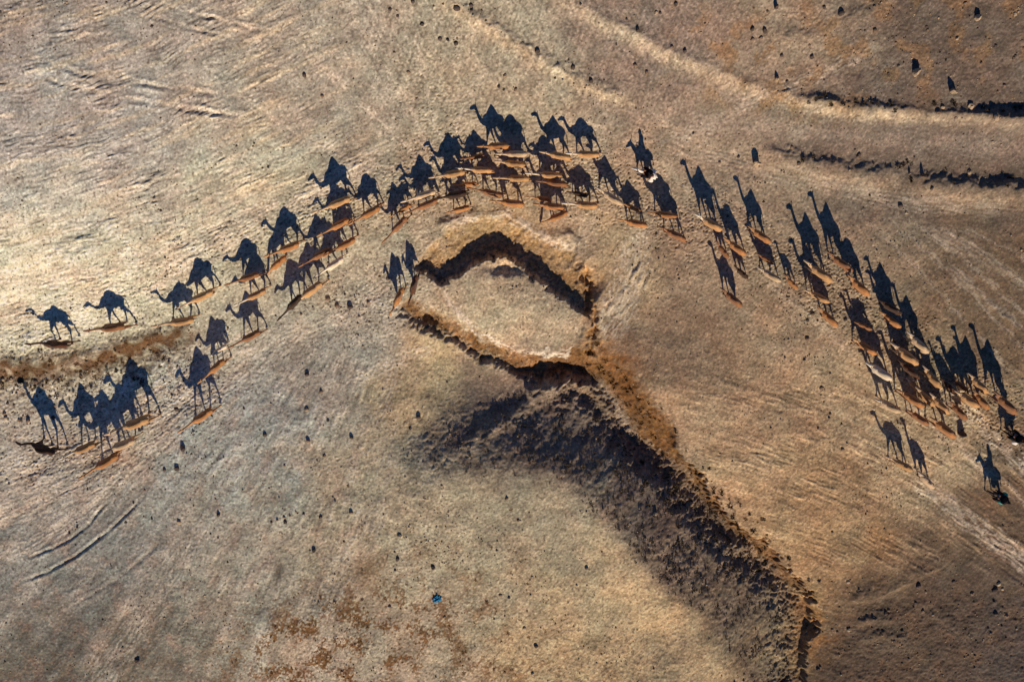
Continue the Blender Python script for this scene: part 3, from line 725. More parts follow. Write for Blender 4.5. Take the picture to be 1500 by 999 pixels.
# nose u, nose v, rump u, rump v, coat, build, description
HERD = [
 (36,504,100,506,'dark','Mc','dark brown camel at the far left end, leading the file over pale sand'),
 (122,486,186,477,'brown','Lb','brown camel second from the left end of the file'),
 (217,479,279,469,'tan','Mb','tan camel just above the brown bank, third from the left end'),
 (257,453,313,426,'tan','La','tan camel walking on the pale sand, fourth from the left end'),
 (329,418,377,402,'brown','Lb','dark red-brown camel above a pale-necked tan camel at left'),
 (341,449,389,425,'neck','La','tan camel with pale outstretched neck beneath a dark red-brown one at left'),
 (334,510,380,486,'brown','Me','brown camel nearest to the white calf at left, just right of it'),
 (309,521,332,506,'white','Kd','small white calf at the end of the brown bank on the left'),
 (294,558,323,532,'orange','Ma','orange camel directly below the small white calf'),
 (259,635,309,601,'orange','Me','lone orange camel trailing between the lower left group and the file'),
 (152,638,219,613,'tan','Ma','topmost tan camel of the lower left group of five'),
 (138,669,196,645,'pale','Mb','pale camel second from the bottom in the lower left group'),
 (114,702,170,668,'orange','La','bright orange camel at the bottom of the lower left group'),
 (85,673,138,650,'neck','Ma','tan camel with cream front, second from left in lower left group'),
 (25,649,83,665,'black','Hb','shade-painted dark camel at the left edge of the lower left group'),
 (386,377,438,357,'orange','Mb','orange camel ahead of the knot of camels left of centre'),
 (392,402,417,377,'orange','Kd','small orange calf with lowered head beneath an orange camel'),
 (438,391,481,366,'brown','Ma','brown camel with dark head in the knot left of centre, above two'),
 (478,374,515,353,'orange','Mb','dark orange camel directly above the cream-white camel left of centre'),
 (461,406,502,379,'white','La','cream-white camel in the knot left of centre'),
 (422,452,471,414,'tan','Le','tan camel pressed behind a shade-painted dark one left of centre'),
 (408,468,440,434,'black','Lb','shade-painted dark camel lowest in the knot left of centre'),
 (457,313,513,290,'tan','Ma','golden tan camel at the top left shoulder of the arch'),
 (467,345,508,323,'orange','Ma','orange camel below the golden tan one on the left shoulder'),
 (513,328,555,304,'orange','Mb','orange camel walking alone right of the left shoulder pair'),
 (586,297,637,281,'pale','Ma','pale tan camel left of the central crowd with long pale neck'),
 (575,316,598,302,'orange','Kl','small orange calf under a pale tan camel, left of the central crowd'),
 (595,313,636,295,'brown','Mb','brown camel just below the pale tan one, left of the central crowd'),
 (564,352,592,322,'brown','Me','brown camel turning down the slope above the gully, left of centre'),
 (628,261,679,252,'tan','Ma','tan camel at the left end of the central crowd'),
 (668,272,690,270,'orange','Kl','small orange calf right below the tan camel at the crowd\'s left end'),
 (641,291,678,284,'black','Hb','shade-painted dark camel at lower left of the central crowd'),
 (651,313,687,304,'orange','Kh','orange calf lowest at the left of the central crowd'),
 (698,215,744,214,'orange','Ha','orange camel with pale head, topmost in the central crowd'),
 (678,233,703,229,'brown','Kl','small brown calf at upper left within the central crowd'),
 (671,247,720,250,'neck','Ma','white-necked tan camel in the left middle of the central crowd'),
 (731,226,765,226,'pale','Hb','pale camel second from the top of the central crowd'),
 (723,236,767,242,'tan','Hd','tan camel third from the top of the central crowd'),
 (724,261,772,262,'tan','Ma','golden tan camel in the very middle of the central crowd'),
 (688,276,732,286,'brown','Mb','brown camel lower left of the crowd\'s golden middle camel'),
 (716,294,767,300,'orange','Hd','orange camel at the bottom middle of the central crowd'),
 (788,222,835,232,'tan','Ha','tan camel at the crowd\'s upper right, left of a white-necked one'),
 (830,225,879,227,'neck','Hb','white-necked tan camel at the upper right tip of the central crowd'),
 (770,254,820,258,'neck','Mb','tan camel with cream neck in the right middle of the crowd'),
 (792,266,825,270,'brown','Ha','brown camel directly under the cream-necked one in the crowd'),
 (775,289,802,292,'orange','Kl','small orange calf in the lower right of the central crowd'),
 (782,299,824,305,'orange','Ha','orange camel right below the small calf, lower right of the crowd'),
 (800,323,822,315,'orange','Da','orange camel grazing with lowered head, lowest of the central crowd'),
 (830,281,860,287,'black','Kh','shade-painted dark young camel at the right side of the central crowd'),
 (824,298,874,302,'neck','Mb','white-necked brown camel at the lower right end of the crowd'),
 (869,272,910,299,'pale','Ha','pale tan camel first to the right of the central crowd'),
 (911,298,937,309,'orange','Kh','orange young camel right behind the pale tan one, right of the crowd'),
 (911,323,943,330,'orange','Hd','orange camel lowest of three just right of the central crowd'),
 (953,312,988,317,'orange','Hb','orange camel below the donkey rider at the top of the arch'),
 (971,335,1004,352,'brown','Ha','brown camel lowest below the donkey rider at the arch top'),
 (1019,314,1059,338,'neck','Hd','pale-necked orange camel first on the right-hand descent'),
 (1048,352,1067,378,'brown','Kh','brown young camel in the column under the pale-necked leader'),
 (1063,350,1089,371,'orange','Hb','orange camel right beside a brown young camel on the right descent'),
 (1074,388,1094,407,'black','Kh','shade-painted dark young camel below the orange one on the right descent'),
 (1058,424,1084,447,'brown','Hd','brown camel straggling lowest in the first column of the right descent'),
 (1095,331,1127,354,'orange','Ha','orange camel topmost in the second column of the right descent'),
 (1109,372,1132,386,'brown','Kh','dark red-brown young camel under the second column\'s top camel'),
 (1108,391,1143,412,'pale','Hb','pale cream camel in the second column of the right descent'),
 (1150,403,1168,423,'orange','Kh','orange young camel alone right of the pale cream one'),
 (1181,383,1221,414,'tan','Ha','tan camel upper left in the middle of the right descent'),
 (1177,424,1215,443,'tan','Hd','tan camel second down, middle of the right descent'),
 (1197,448,1227,478,'orange','Hb','orange camel lowest of three in the middle of the right descent'),
 (1212,369,1249,398,'brown','Hd','brown camel highest to the right on the right descent'),
 (1240,401,1273,432,'orange','Hb','bright orange camel following close behind the highest brown one'),
 (1250,471,1277,483,'brown','Kh','slim brown young camel alone in the shade left of the large herd'),
 (1251,496,1285,520,'orange','Ha','orange camel above the white one on the large herd\'s left side'),
 (1268,531,1306,556,'white','Hb','white camel at the left side of the large herd'),
 (1288,440,1320,460,'black','Hd','shade-painted dark camel at the top of the large right-hand herd'),
 (1289,456,1320,480,'orange','Hb','orange camel just under the shade-painted dark one atop the large herd'),
 (1331,487,1361,518,'pale','Ha','pale tan camel at the upper right of the large herd'),
 (1308,504,1346,535,'tan','Hd','tan camel left of the pale one, upper part of the large herd'),
 (1318,529,1347,556,'dark','Hb','camel painted shade-dark in the left middle of the large herd'),  # dark coat paints the shade over a pale camel
 (1330,555,1350,574,'tan','Kh','small tan young camel half shaded in the middle of the large herd'),
 (1353,536,1379,569,'tan','Hd','tan camel in the centre of the large herd'),
 (1317,572,1355,597,'orange','Ha','orange camel at the lower left of the large herd'),
 (1345,570,1368,594,'tan','Hb','tan camel shoulder to shoulder right of the lower left orange one'),
 (1364,577,1391,607,'tan','Ha','tan camel in the lower middle of the large herd'),
 (1330,601,1360,622,'brown','Hd','brown camel below the lower left orange one of the large herd'),
 (1364,612,1400,641,'orange','Ha','orange camel lowest of the large herd'),
 (1393,588,1417,615,'brown','Hd','brown camel lower right of centre, left of the dark boulder\'s line'),
 (1393,576,1408,590,'pale','Kh','small pale calf between brown and tan camels in the large herd'),
 (1381,556,1401,577,'dark','Kh','dark young camel in the right middle of the large herd'),
 (1403,575,1436,597,'tan','Hb','tan camel of a close pair at the right of the large herd'),
 (1427,573,1447,597,'orange','Hd','orange camel of the close pair at the right of the large herd'),
 (1422,549,1449,577,'tan','Ha','tan camel at the upper right corner of the large herd'),
 (1400,556,1418,573,'brown','Kh','small brown calf behind the upper right tan camel of the herd'),
 (1456,573,1489,606,'brown','Ha','red-brown camel at the right edge in front of a donkey rider'),
 (1297,668,1338,690,'tan','Kl','tan camel leading the separate pair below the large herd'),
 (1340,686,1369,716,'pale','Kh','pale tan camel trailing in the separate pair below the large herd'),
 (1283,585,1320,604,'pale','Hb','pale camel at the far lower left corner of the large herd'),
 (572,460,588,426,'orange','Hd','orange camel heading down beside the gully\'s west end, left of two'),
 (599,443,609,407,'dark','Ha','dark brown camel heading down beside the gully\'s west end, right of two'),
]
for (nu, nv_, ru, rv, ct, key, label) in HERD:
    var = VAR[key]; (xn, zn), (xr, zr) = var['nose'], var['rump']
    s = 1.0; g0 = ground_at((nu + ru) / 2, (nv_ + rv) / 2).z; g1 = g0; gm = g0
    for _ in range(6):
        a = at(nu, nv_, gm + s * zn); c = at(ru, rv, gm + s * zr)
        d = Vector((a.x - c.x, a.y - c.y)); L = d.length
        s = max({'H': .85, 'M': .86, 'L': .86, 'D': .8, 'K': .6}[key[0]], min({'K': .82}.get(key[0], 1.16), L / (xn - xr)))
        d.normalize()
        mid = Vector(((a.x + c.x) / 2, (a.y + c.y) / 2))
        org = mid - d * ((xn + xr) / 2 * s)
        if key[0] in 'MLH' and L / (xn - xr) < .62:
            pass
        gf = ground_z(org.x + d.x * .5 * s, org.y + d.y * .5 * s); gb = ground_z(org.x - d.x * .55 * s, org.y - d.y * .55 * s)
        gm = (gf + gb) / 2
    pitch = math.atan2(gf - gb, 1.05 * s) * .9
    o = bpy.data.objects.new("camel", var['mesh']); COL.objects.link(o)
    if not var['mesh'].materials:
        var['mesh'].materials.append(COATS['tan'])
    o.material_slots[0].link = 'OBJECT'; o.material_slots[0].material = COATS[ct]
    o.location = (org.x, org.y, gm - .025)
    o.rotation_euler = (Matrix.Rotation(math.atan2(d.y, d.x), 4, 'Z') @ Matrix.Rotation(-pitch, 4, 'Y')).to_euler()
    wid = random.uniform(.80, .92)
    o.scale = (s, s * wid, s * random.uniform(.95, 1.07))
    o["label"] = label; o["category"] = "camel"; o["group"] = "camels of the herd walking in an arch"

# ------------------------------------------------------------------ donkey riders
def build_donkey():
    bm = bmesh.new()
    tube(bm, [((x, 0, z), a, c) for x, z, a, c in [(-.56,.86,.05,.08),(-.50,.87,.14,.17),(-.36,.87,.19,.21),(-.1,.84,.21,.235),(.18,.83,.20,.235),(.40,.85,.16,.21),(.52,.88,.09,.13)]], 14)
    tube(bm, [((x, 0, z), a, c) for x, z, a, c in [(.36,.90,.12,.20),(.52,1.02,.095,.15),(.66,1.16,.08,.115),(.74,1.26,.075,.10)]], 12)
    tube(bm, [((x, 0, z), a, c) for x, z, a, c in [(.68,1.28,.05,.06),(.74,1.28,.085,.105),(.86,1.20,.085,.10),(.98,1.10,.062,.07),(1.07,1.03,.055,.06),(1.10,1.0,.03,.035)]], 12)
    for s in (-1, 1):
        tube(bm, [((.73, s * .05, 1.34), .03, .024), ((.70, s * .08, 1.46), .04, .022), ((.67, s * .10, 1.56), .03, .018), ((.66, s * .105, 1.61), .01, .01)], 8)
    for k, (s, fr) in enumerate([(1, 1), (-1, 1), (1, 0), (-1, 0)]):
        a = math.radians([14, -10, -14, 12][k])
        x, z = (.36, .80) if fr else (-.40, .86)
        pts = [((x, s * .11, z), .09, .13)]
        for (dx, dz), ra, rb in ([((-.01, -.26), .062, .08), ((.02, -.20), .04, .045), ((0, -.20), .03, .033), ((.01, -.08), .033, .036)] if fr else [((.06, -.24), .085, .12), ((-.12, -.22), .042, .05), ((.02, -.24), .031, .034), ((.02, -.10), .033, .036)]):
            ex, ez = rot(a, dx, dz); x += ex; z += ez
            pts.append(((x, s * .11, z), ra, rb))
        tube(bm, pts, 10)
        stack(bm, [((x + .02, s * .11, .0), .055, .045), ((x + .015, s * .11, z), .04, .036)], 10)
    tube(bm, [((-.54, 0, .95), .028, .028), ((-.62, 0, .82), .02, .02), ((-.63, 0, .60), .03, .03), ((-.63, 0, .48), .01, .01)], 8)
    return skin(bm, "donkey", .017, .25, 2)

def ell(bm, c, r, n=10, m=7):
    """closed ellipsoid"""
    c = Vector(c)
    stack(bm, [(c + Vector((0, 0, -r[2] * math.cos(math.pi * (i + .35) / (m + .7)))), r[0] * math.sin(math.pi * (i + .35) / (m + .7)), r[1] * math.sin(math.pi * (i + .35) / (m + .7))) for i in range(m + 1)], n)

def build_person():
    """figure sitting astride, hips at the origin, facing +x: the bare body"""
    bm = bmesh.new()
    T = lambda pts, n=10: tube(bm, [(p, a, c) for p, a, c in pts], n)
    T([((-.02,0,-.04),.15,.11),((0,0,.10),.15,.105),((.0,0,.28),.15,.10),((.0,0,.42),.185,.105),((0,0,.50),.13,.08),((0,0,.54),.06,.06),((.01,0,.62),.052,.055)], 14)
    ell(bm, (.025, 0, .735), (.095, .075, .118), 14, 9)
    tube(bm, [((.105,0,.75),.012,.012),((.13,0,.715),.02,.02),((.112,0,.70),.012,.012)], 8)
    T([((.09,0,.655),.03,.025),((.105,0,.645),.02,.018)], 8)
    for s in (-1, 1):
        ell(bm, (.015, s * .08, .735), (.02, .012, .032), 8, 5)
        ell(bm, (.098, s * .03, .755), (.014, .014, .012), 8, 5)
        T([((.0,s*.09,-.03),.085,.09),((.16,s*.22,-.06),.082,.085),((.34,s*.27,-.12),.065,.07),((.36,s*.28,-.28),.058,.062),((.33,s*.28,-.46),.04,.042),((.33,s*.28,-.52),.038,.045),((.40,s*.285,-.555),.04,.03),((.49,s*.29,-.565),.03,.02)])
        T([((.0,s*.17,.44),.06,.06),((.03,s*.225,.30),.05,.052),((.07,s*.24,.17),.042,.044),((.20,s*.19,.13),.036,.038),((.30,s*.12,.12),.028,.028),((.34,s*.11,.12),.036,.022),((.39,s*.10,.12),.042,.02)])
        for k in range(4):
            y = s * (.10 + (k - 1.5) * .0235); l = [.055, .065, .06, .045][k]
            T([((.385, y, .122), .0095, .0095), ((.385 + l * .6, y, .115), .009, .009), ((.385 + l * .85, y, .092), .0085, .0085), ((.385 + l * .6, y, .072), .007, .007)], 6)
        T([((.345, s * .075, .12), .011, .011), ((.375, s * .052, .105), .0105, .0105), ((.40, s * .055, .088), .009, .009)], 6)
    return skin(bm, "person", .0085, .16, 2)

def build_robe():
    bm = bmesh.new()
    tube(bm, [((-.03,0,-.10),.20,.17),((-.01,0,.06),.185,.145),((0,0,.26),.18,.13),((0,0,.42),.215,.13),((0,0,.50),.17,.10),((0,0,.555),.075,.072)], 18)
    for s in (-1, 1):
        tube(bm, [((.0,s*.12,-.04),.12,.125),((.17,s*.235,-.06),.115,.12),((.34,s*.28,-.12),.095,.10),((.37,s*.29,-.28),.095,.10),((.345,s*.29,-.42),.085,.09)], 12)
        tube(bm, [((.0,s*.17,.45),.082,.082),((.03,s*.235,.30),.075,.078),((.07,s*.25,.17),.072,.072),((.20,s*.195,.13),.066,.066),((.275,s*.14,.12),.06,.06)], 12)
    return skin(bm, "robe", .016, .3, 2)

def build_scarf():
    bm = bmesh.new()
    stack(bm, [((-.03,0,.50),.15,.17),((-.025,0,.58),.115,.125),((-.01,0,.68),.098,.098),((.0,0,.78),.112,.095),((0,0,.85),.09,.078),((-.01,0,.895),.05,.045),((-.02,0,.93),.02,.02)], 16)
    return skin(bm, "headscarf", .014, .35, 1)

def build_blanket(w, l):
    bm = bmesh.new()
    n = 12; top = []
    for i in range(9):
        x = -l / 2 + l * i / 8
        row = []
        for k in range(n + 1):
            a = math.pi * (k / n) * 1.1 - math.pi * .05
            r = w * (1 + .05 * math.sin(5 * a + i * 1.7)); 
            z = .84 + math.sin(a) * .275 if 0 <= math.sin(a) else .84 + math.sin(a) * .6
            row.append(bm.verts.new((x + .02 * math.sin(a * 3 + i), math.cos(a) * r, z)))
        top.append(row)
    for i in range(8):
        for k in range(n):
            bm.faces.new((top[i][k], top[i + 1][k], top[i + 1][k + 1], top[i][k + 1]))
    r = bmesh.ops.solidify(bm, geom=bm.faces[:], thickness=.025)
    bmesh.ops.recalc_face_normals(bm, faces=bm.faces)
    m = bpy.data.meshes.new("saddle_blanket"); bm.to_mesh(m); bm.free()
    return m

def build_bag():
    bm = bmesh.new()
    for s in (-1, 1):
        stack(bm, [((-.30, s * .30, .52), .12, .07), ((-.30, s * .32, .60), .17, .10), ((-.30, s * .31, .74), .17, .095), ((-.30, s * .27, .86), .12, .06)], 12)
    tube(bm, [((-.30, -.26, .86), .10, .03), ((-.30, -.12, 1.075), .10, .025), ((-.30, .12, 1.075), .10, .025), ((-.30, .26, .86), .10, .03)], 8, Vector((1, 0, 0)))
    return skin(bm, "saddle_bag", .02, .4, 1)

donkey_me, person_me, robe_me, scarf_me, bag_me = build_donkey(), build_person(), build_robe(), build_scarf(), build_bag()
blanket_me = build_blanket(.23, .62)
m_skin = mottled("skin", (.28,.14,.075), (.33,.17,.09), 8, .1, .6)
m_black = mottled("black_cloth", (.012,.012,.016), (.024,.023,.028), 7, .6, .9)
m_white = mottled("white_cloth", (.68,.67,.64), (.78,.77,.74), 9, .4, .9)
m_red = mottled("red_cloth", (.30,.06,.04), (.40,.11,.07), 12, .4, .9)
m_teal = mottled("teal_cloth", (.03,.32,.30), (.05,.42,.38), 10, .4, .9)
m_dgrey = mottled("grey_donkey", (.62,.58,.52), (.72,.68,.62), 6, .4, .95)
m_dbrown = mottled("dark_donkey", (.05,.04,.035), (.085,.065,.05), 6, .4, .95)
def child(name, mesh, mat, parent):
    o = bpy.data.objects.new(name, mesh); COL.objects.link(o); o.parent = parent
    if not mesh.materials: mesh.materials.append(mat)
    o.material_slots[0].link = 'OBJECT'; o.material_slots[0].material = mat
    return o
RIDERS = [((931,248),(957,258), m_dgrey, m_red, m_white, m_black, m_black, 'pale donkey with red blanket and white bag at the arch top', 'person in black riding the pale donkey at the arch top'),
          ((1447,719),(1475,733), m_dbrown, m_white, m_teal, m_black, m_black, 'dark donkey with white blanket and teal bag at the lower right', 'person in black riding the lowest donkey at the right'),
          ((1470,625),(1498,649), m_dbrown, m_white, m_white, m_black, m_black, 'dark donkey with white bag at the right edge behind the herd', 'person in black riding a donkey at the right edge')]
for (nu, nv_), (ru, rv), md, mb, mg, mr_, ms, lab_d, lab_p in RIDERS:
    gm = ground_at((nu + ru) / 2, (nv_ + rv) / 2).z
    for _ in range(5):
        a = at(nu, nv_, gm + 1.05); c = at(ru, rv, gm + .9)
        d = Vector((a.x - c.x, a.y - c.y)).normalized()
        org = Vector(((a.x + c.x) / 2, (a.y + c.y) / 2)) - d * .27
        gm = ground_z(org.x, org.y)
    yaw = math.atan2(d.y, d.x)
    dk = bpy.data.objects.new("donkey", donkey_me); COL.objects.link(dk)
    if not donkey_me.materials: donkey_me.materials.append(md)
    dk.material_slots[0].link = 'OBJECT'; dk.material_slots[0].material = md
    dk.location = (org.x, org.y, gm - .02); dk.rotation_euler = (0, 0, yaw); dk.scale = (1.08,) * 3
    dk["label"] = lab_d; dk["category"] = "donkey"; dk["group"] = "donkeys with riders"
    child("saddle_blanket", blanket_me, mb, dk); child("saddle_bag", bag_me, mg, dk)
    pe = bpy.data.objects.new("person", person_me); COL.objects.link(pe)
    if not person_me.materials: person_me.materials.append(m_skin)
    sx, sz = -.02 * 1.08, 1.185 * 1.08
    pe.location = (org.x + math.cos(yaw) * sx, org.y + math.sin(yaw) * sx, gm - .02 + sz); pe.rotation_euler = (0, 0, yaw)
    pe["label"] = lab_p; pe["category"] = "person"; pe["group"] = "donkey riders"
    child("robe", robe_me, mr_, pe); child("headscarf", scarf_me, ms, pe)

# ------------------------------------------------------------------ stones
def stone_mesh(i, tall=1.0):
    bm = bmesh.new()
    bmesh.ops.create_icosphere(bm, subdivisions=2, radius=1.0)
    off = Vector((i * 7.3, i * 3.1, i * 5.7))
    for v in bm.verts:
        n = mnoise.noise(v.co * 1.1 + off) * .38 + mnoise.noise(v.co * 2.7 + off) * .16
        v.co = v.co * (1 + n)
        v.co.z *= .72 * tall
        v.co.y *= .85
        if v.co.z < -.25: v.co.z = -.25 + (v.co.z + .25) * .3
    m = bpy.data.meshes.new("stone"); bm.to_mesh(m); bm.free()
    for p in m.polygons: p.use_smooth = (i % 3 == 0)
    return m
STONES = [stone_mesh(i) for i in range(7)]; ST_TALL = [stone_mesh(20 + i, 3.6) for i in range(3)]
m_stone_p = mottled("pale_stone", (.34,.26,.18), (.50,.40,.28), 3.0, .6, .9, .05)
m_stone_d = mottled("dark_stone", (.07,.055,.05), (.14,.11,.09), 3.0, .6, .9, .05)
m_stone_b = mottled("brown_stone", (.17,.12,.085), (.28,.20,.14), 3.0, .6, .9, .05)
for m in STONES + ST_TALL: m.materials.append(m_stone_b)
def put_stone(u, v, r, mat, label, group=None, tall=False, lift=.1, name="stone"):
    p = ground_at(u, v)
    o = bpy.data.objects.new(name, random.choice(ST_TALL if tall else STONES)); COL.objects.link(o)
    o.material_slots[0].link = 'OBJECT'; o.material_slots[0].material = mat
    k = r * random.uniform(.9, 1.1) * (.74 if tall else random.uniform(.5, .8) if r > .17 else 1.0)
    o.location = (p.x, p.y, p.z + k * lift); o.scale = (k, k * random.uniform(.8, 1.15), k * random.uniform(.85, 1.15))
    o.rotation_euler = (random.uniform(-.15, .15), random.uniform(-.15, .15), random.uniform(0, 6.28))
    o["label"] = label; o["category"] = "stone"
    if group: o["group"] = group
    return o
P_, D_, B_ = m_stone_p, m_stone_d, m_stone_b
BIG = [(1341,107,.34,P_,True,'tall pale boulder casting a long shadow on the upper right slope'),
 (1395,134,.34,P_,True,'tall pale boulder nearest the right berm, second on the upper right slope'),
 (1108,240,.30,P_,True,'standing pale stone alone left of the right-hand banks'),
 (1431,27,.30,P_,True,'pale slab-like stone near the top right corner'),
 (1137,11,.18,D_,True,'small standing stone at the top edge, right of centre'),
 (1138,116,.18,P_,True,'small white-footed stone below the upper right slope'),
 (1189,84,.28,D_,False,'dark stone left of the upper right slope\'s boulders'),
 (1145,82,.20,D_,False,'dark round stone just left of a larger dark stone, upper right'),
 (1232,20,.30,D_,False,'wide dark stone near the top edge at right'),
 (1102,43,.28,D_,False,'left one of a pair of flat dark stones, upper right'),
 (1120,46,.26,D_,False,'right one of a pair of flat dark stones, upper right'),
 (1357,40,.20,D_,False,'dark stone between the tall boulder and the top edge'),
 (1422,156,.36,P_,False,'pale flat stone lying at the right berm\'s crest'),
 (1459,173,.28,P_,False,'pale stone in front of the right berm near the right edge'),
 (1332,254,.14,P_,True,'thin standing stone, left of two on the right-hand bank'),
 (1352,258,.20,B_,True,'thick standing stone, right of two on the right-hand bank'),
 (1003,75,.20,D_,False,'dark stone on the pale ridge at the top'),
 (934,45,.26,D_,False,'dark stone on the upper part of the pale ridge'),
 (669,13,.34,D_,False,'largest dark stone at the top edge above the small berm'),
 (690,9,.24,D_,False,'dark stone right of the largest one at the top edge'),
 (691,16,.2,D_,False,'lower small dark stone at the head of the small berm'),
 (668,64,.26,D_,False,'dark stone left of the small berm near the top'),
 (787,76,.32,D_,False,'dark stone lying on the small berm'),
 (605,3,.26,D_,False,'dark stone at the top edge left of the small berm'),
 (446,111,.26,D_,False,'upper dark stone of two on the bare upper left ground'),
 (472,141,.26,B_,False,'lower flat stone of two on the bare upper left ground'),
 (990,7,.22,D_,False,'dark stone at the top edge right of the pale ridge'),
 (1408,635,.33,D_,True,'round black boulder behind the lowest camel of the large herd'),
 (1345,858,.36,D_,False,'dark boulder on the small terrace at lower right'),
 (1457,864,.30,D_,False,'upper dark boulder near the lower right edge'),
 (1456,881,.22,D_,False,'small dark boulder between two others near the lower right edge'),
 (1474,902,.36,B_,False,'brown boulder lowest near the lower right edge'),
 (742,730,.20,B_,False,'lone stone on the bare hilltop below the dark slope'),
 (450,548,.24,D_,False,'lone dark stone on the grey slope left of the gully'),
 (268,657,.34,D_,False,'dark stone of the cluster below the lone trailing camel'),
 (259,686,.24,D_,False,'right one of two dark stones below the lower left group'),
 (241,688,.18,D_,False,'left one of two small dark stones below the lower left group'),
 (320,754,.26,D_,False,'dark stone in the middle of the lower left slope'),
 (145,791,.22,D_,False,'dark stone lying in the curved wheel rut'),
 (460,806,.26,D_,False,'dark stone above the rusty dry growth at the bottom'),
 (201,968,.30,D_,False,'dark stone near the bottom edge at left'),
 (470,757,.26,D_,False,'dark stone at the right rim of the lower left slope'),
 (388,637,.22,D_,False,'small dark stone of the loose row on the grey slope'),
 (515,641,.24,D_,False,'dark stone at the left foot of the dark hillside'),
 (613,611,.30,D_,False,'larger dark lump left of the dark hillside'),
 (601,628,.22,D_,False,'smaller dark lump left of the dark hillside'),
 (513,450,.26,D_,False,'dark pointed stone right of the knot of camels, left of centre'),
 (861,418,.2,D_,True,'standing stone at the right rim of the gully island'),
 (1183,470,.18,D_,False,'small dark stone beside the right descent\'s track')]
for u, v, r, m, tall, lab in BIG:
    put_stone(u, v, r, m, lab, None, tall, .2, "boulder" if r > .27 else "stone")
AREAS = [(14,1090,5,1500,135,'small stone strewn over the upper right slope'),(30,560,5,1000,140,'small stone on the top ground between the berms'),
 (34,960,560,1060,900,''),(26,180,560,520,800,'small stone scattered on the grey lower left slope'),(22,0,555,130,620,'small stone in the ditch at the left edge'),
 (26,1180,850,1500,995,'small stone on the dark ground at lower right'),(20,1000,150,1500,330,'small stone near the right-hand banks'),
 (14,440,395,600,470,'small stone on the rough patch left of the gully island'),(18,1180,420,1280,660,'small stone along the track left of the large herd'),(20,560,740,1000,990,'small stone on the bare hilltop at the bottom')]
for n, u0, v0, u1, v1, lab in AREAS:
    if not lab: continue
    mult = 2.2 if 'upper right' in lab or 'lower right' in lab else 1.2
    for _ in range(int(n * mult)):
        put_stone(random.uniform(u0, u1), random.uniform(v0, v1), random.choice([.06,.07,.08,.1,.13,.16]), random.choice([D_, D_, B_, B_, P_]), lab, lab.replace('small stone', 'small stones'))

# ------------------------------------------------------------------ gravel (too many to count)
def cloud(name, label, pts, unit_v, unit_f, mat, category):
    """one object of many small pieces: pts = (x, y, z, size, yaw, squash)"""
    uv = np.array(unit_v, np.float32); uf = np.array(unit_f, np.int32); n = len(pts); k = len(uv)
    P = np.array(pts, np.float32)
    c, s = np.cos(P[:, 4]), np.sin(P[:, 4])
    jit = 1 + RNG.normal(0, .18, (n, k, 1)).astype(np.float32)
    v = uv[None] * jit
    x = (v[..., 0] * c[:, None] - v[..., 1] * s[:, None]) * P[:, 3:4] + P[:, 0:1]
    y = (v[..., 0] * s[:, None] + v[..., 1] * c[:, None]) * P[:, 3:4] + P[:, 1:2]
    z = v[..., 2] * P[:, 3:4] * P[:, 5:6] + P[:, 2:3]
    co = np.stack([x, y, z], -1).reshape(-1, 3)
    f = (uf[None] + (np.arange(n, dtype=np.int32) * k)[:, None, None]).reshape(-1, uf.shape[1])
    me = bpy.data.meshes.new(name)
    fl = f.ravel().astype(np.int32); m = len(f); fs = f.shape[1]
    me.vertices.add(len(co)); me.vertices.foreach_set("co", co.ravel())
    me.loops.add(len(fl)); me.loops.foreach_set("vertex_index", fl)
    me.polygons.add(m); me.polygons.foreach_set("loop_start", np.arange(0, m * fs, fs, dtype=np.int32)); me.polygons.foreach_set("loop_total", np.full(m, fs, np.int32))
    me.update(calc_edges=True); me.materials.append(mat)
    o = bpy.data.objects.new(name, me); COL.objects.link(o)
    o["kind"] = "stuff"; o["label"] = label; o["category"] = category
    return o
def gz(x, y):
    i = np.clip(np.searchsorted(xs, x) - 1, 0, NX - 2); j = np.clip(np.searchsorted(ys, y) - 1, 0, NY - 2)
    return Z[j, i], j, i
OCT_V = [(1,0,.1),(.1,1,0),(-1,.1,.1),(0,-1,0),(0,.1,.9),(0,0,-.6)]
OCT_F = [(0,1,4),(1,2,4),(2,3,4),(3,0,4),(1,0,5),(2,1,5),(3,2,5),(0,3,5)]
N = 170000
gx_ = RNG.uniform(-38, 38, N); gy_ = RNG.uniform(-26.5, 23.5, N)
zz, jj, ii = gz(gx_, gy_)
prob = np.clip(.10 + .40 * upper_right[jj, ii] + .45 * lower_right[jj, ii] + .5 * slope_dark[jj, ii] + .8 * west_bank[jj, ii] + .7 * scrubby[jj, ii] + .3 * bank[jj, ii] + .3 * arch_m[jj, ii] + .35 * np.clip(n_6[jj, ii], 0, 1), 0, 1)
prob *= np.clip(.35 + 1.3 * pat3[jj, ii] + .9 * n_6[jj, ii], .08, 1.3)
keep = RNG.random(N) < prob * .62
k = int(keep.sum())
size = np.exp(RNG.normal(math.log(.032), .45, k)).clip(.012, .10)
gp = np.stack([gx_[keep], gy_[keep], zz[keep] + size * .15, size, RNG.uniform(0, 6.28, k), RNG.uniform(.6, 1.0, k)], -1)
half = RNG.random(k) < .6
cloud("gravel", "dark gravel and small stones strewn over the ground", gp[half], OCT_V, OCT_F, m_stone_d, "gravel")
cloud("gravel", "pale brown gravel strewn over the ground", gp[~half], OCT_V, OCT_F, m_stone_p, "gravel")

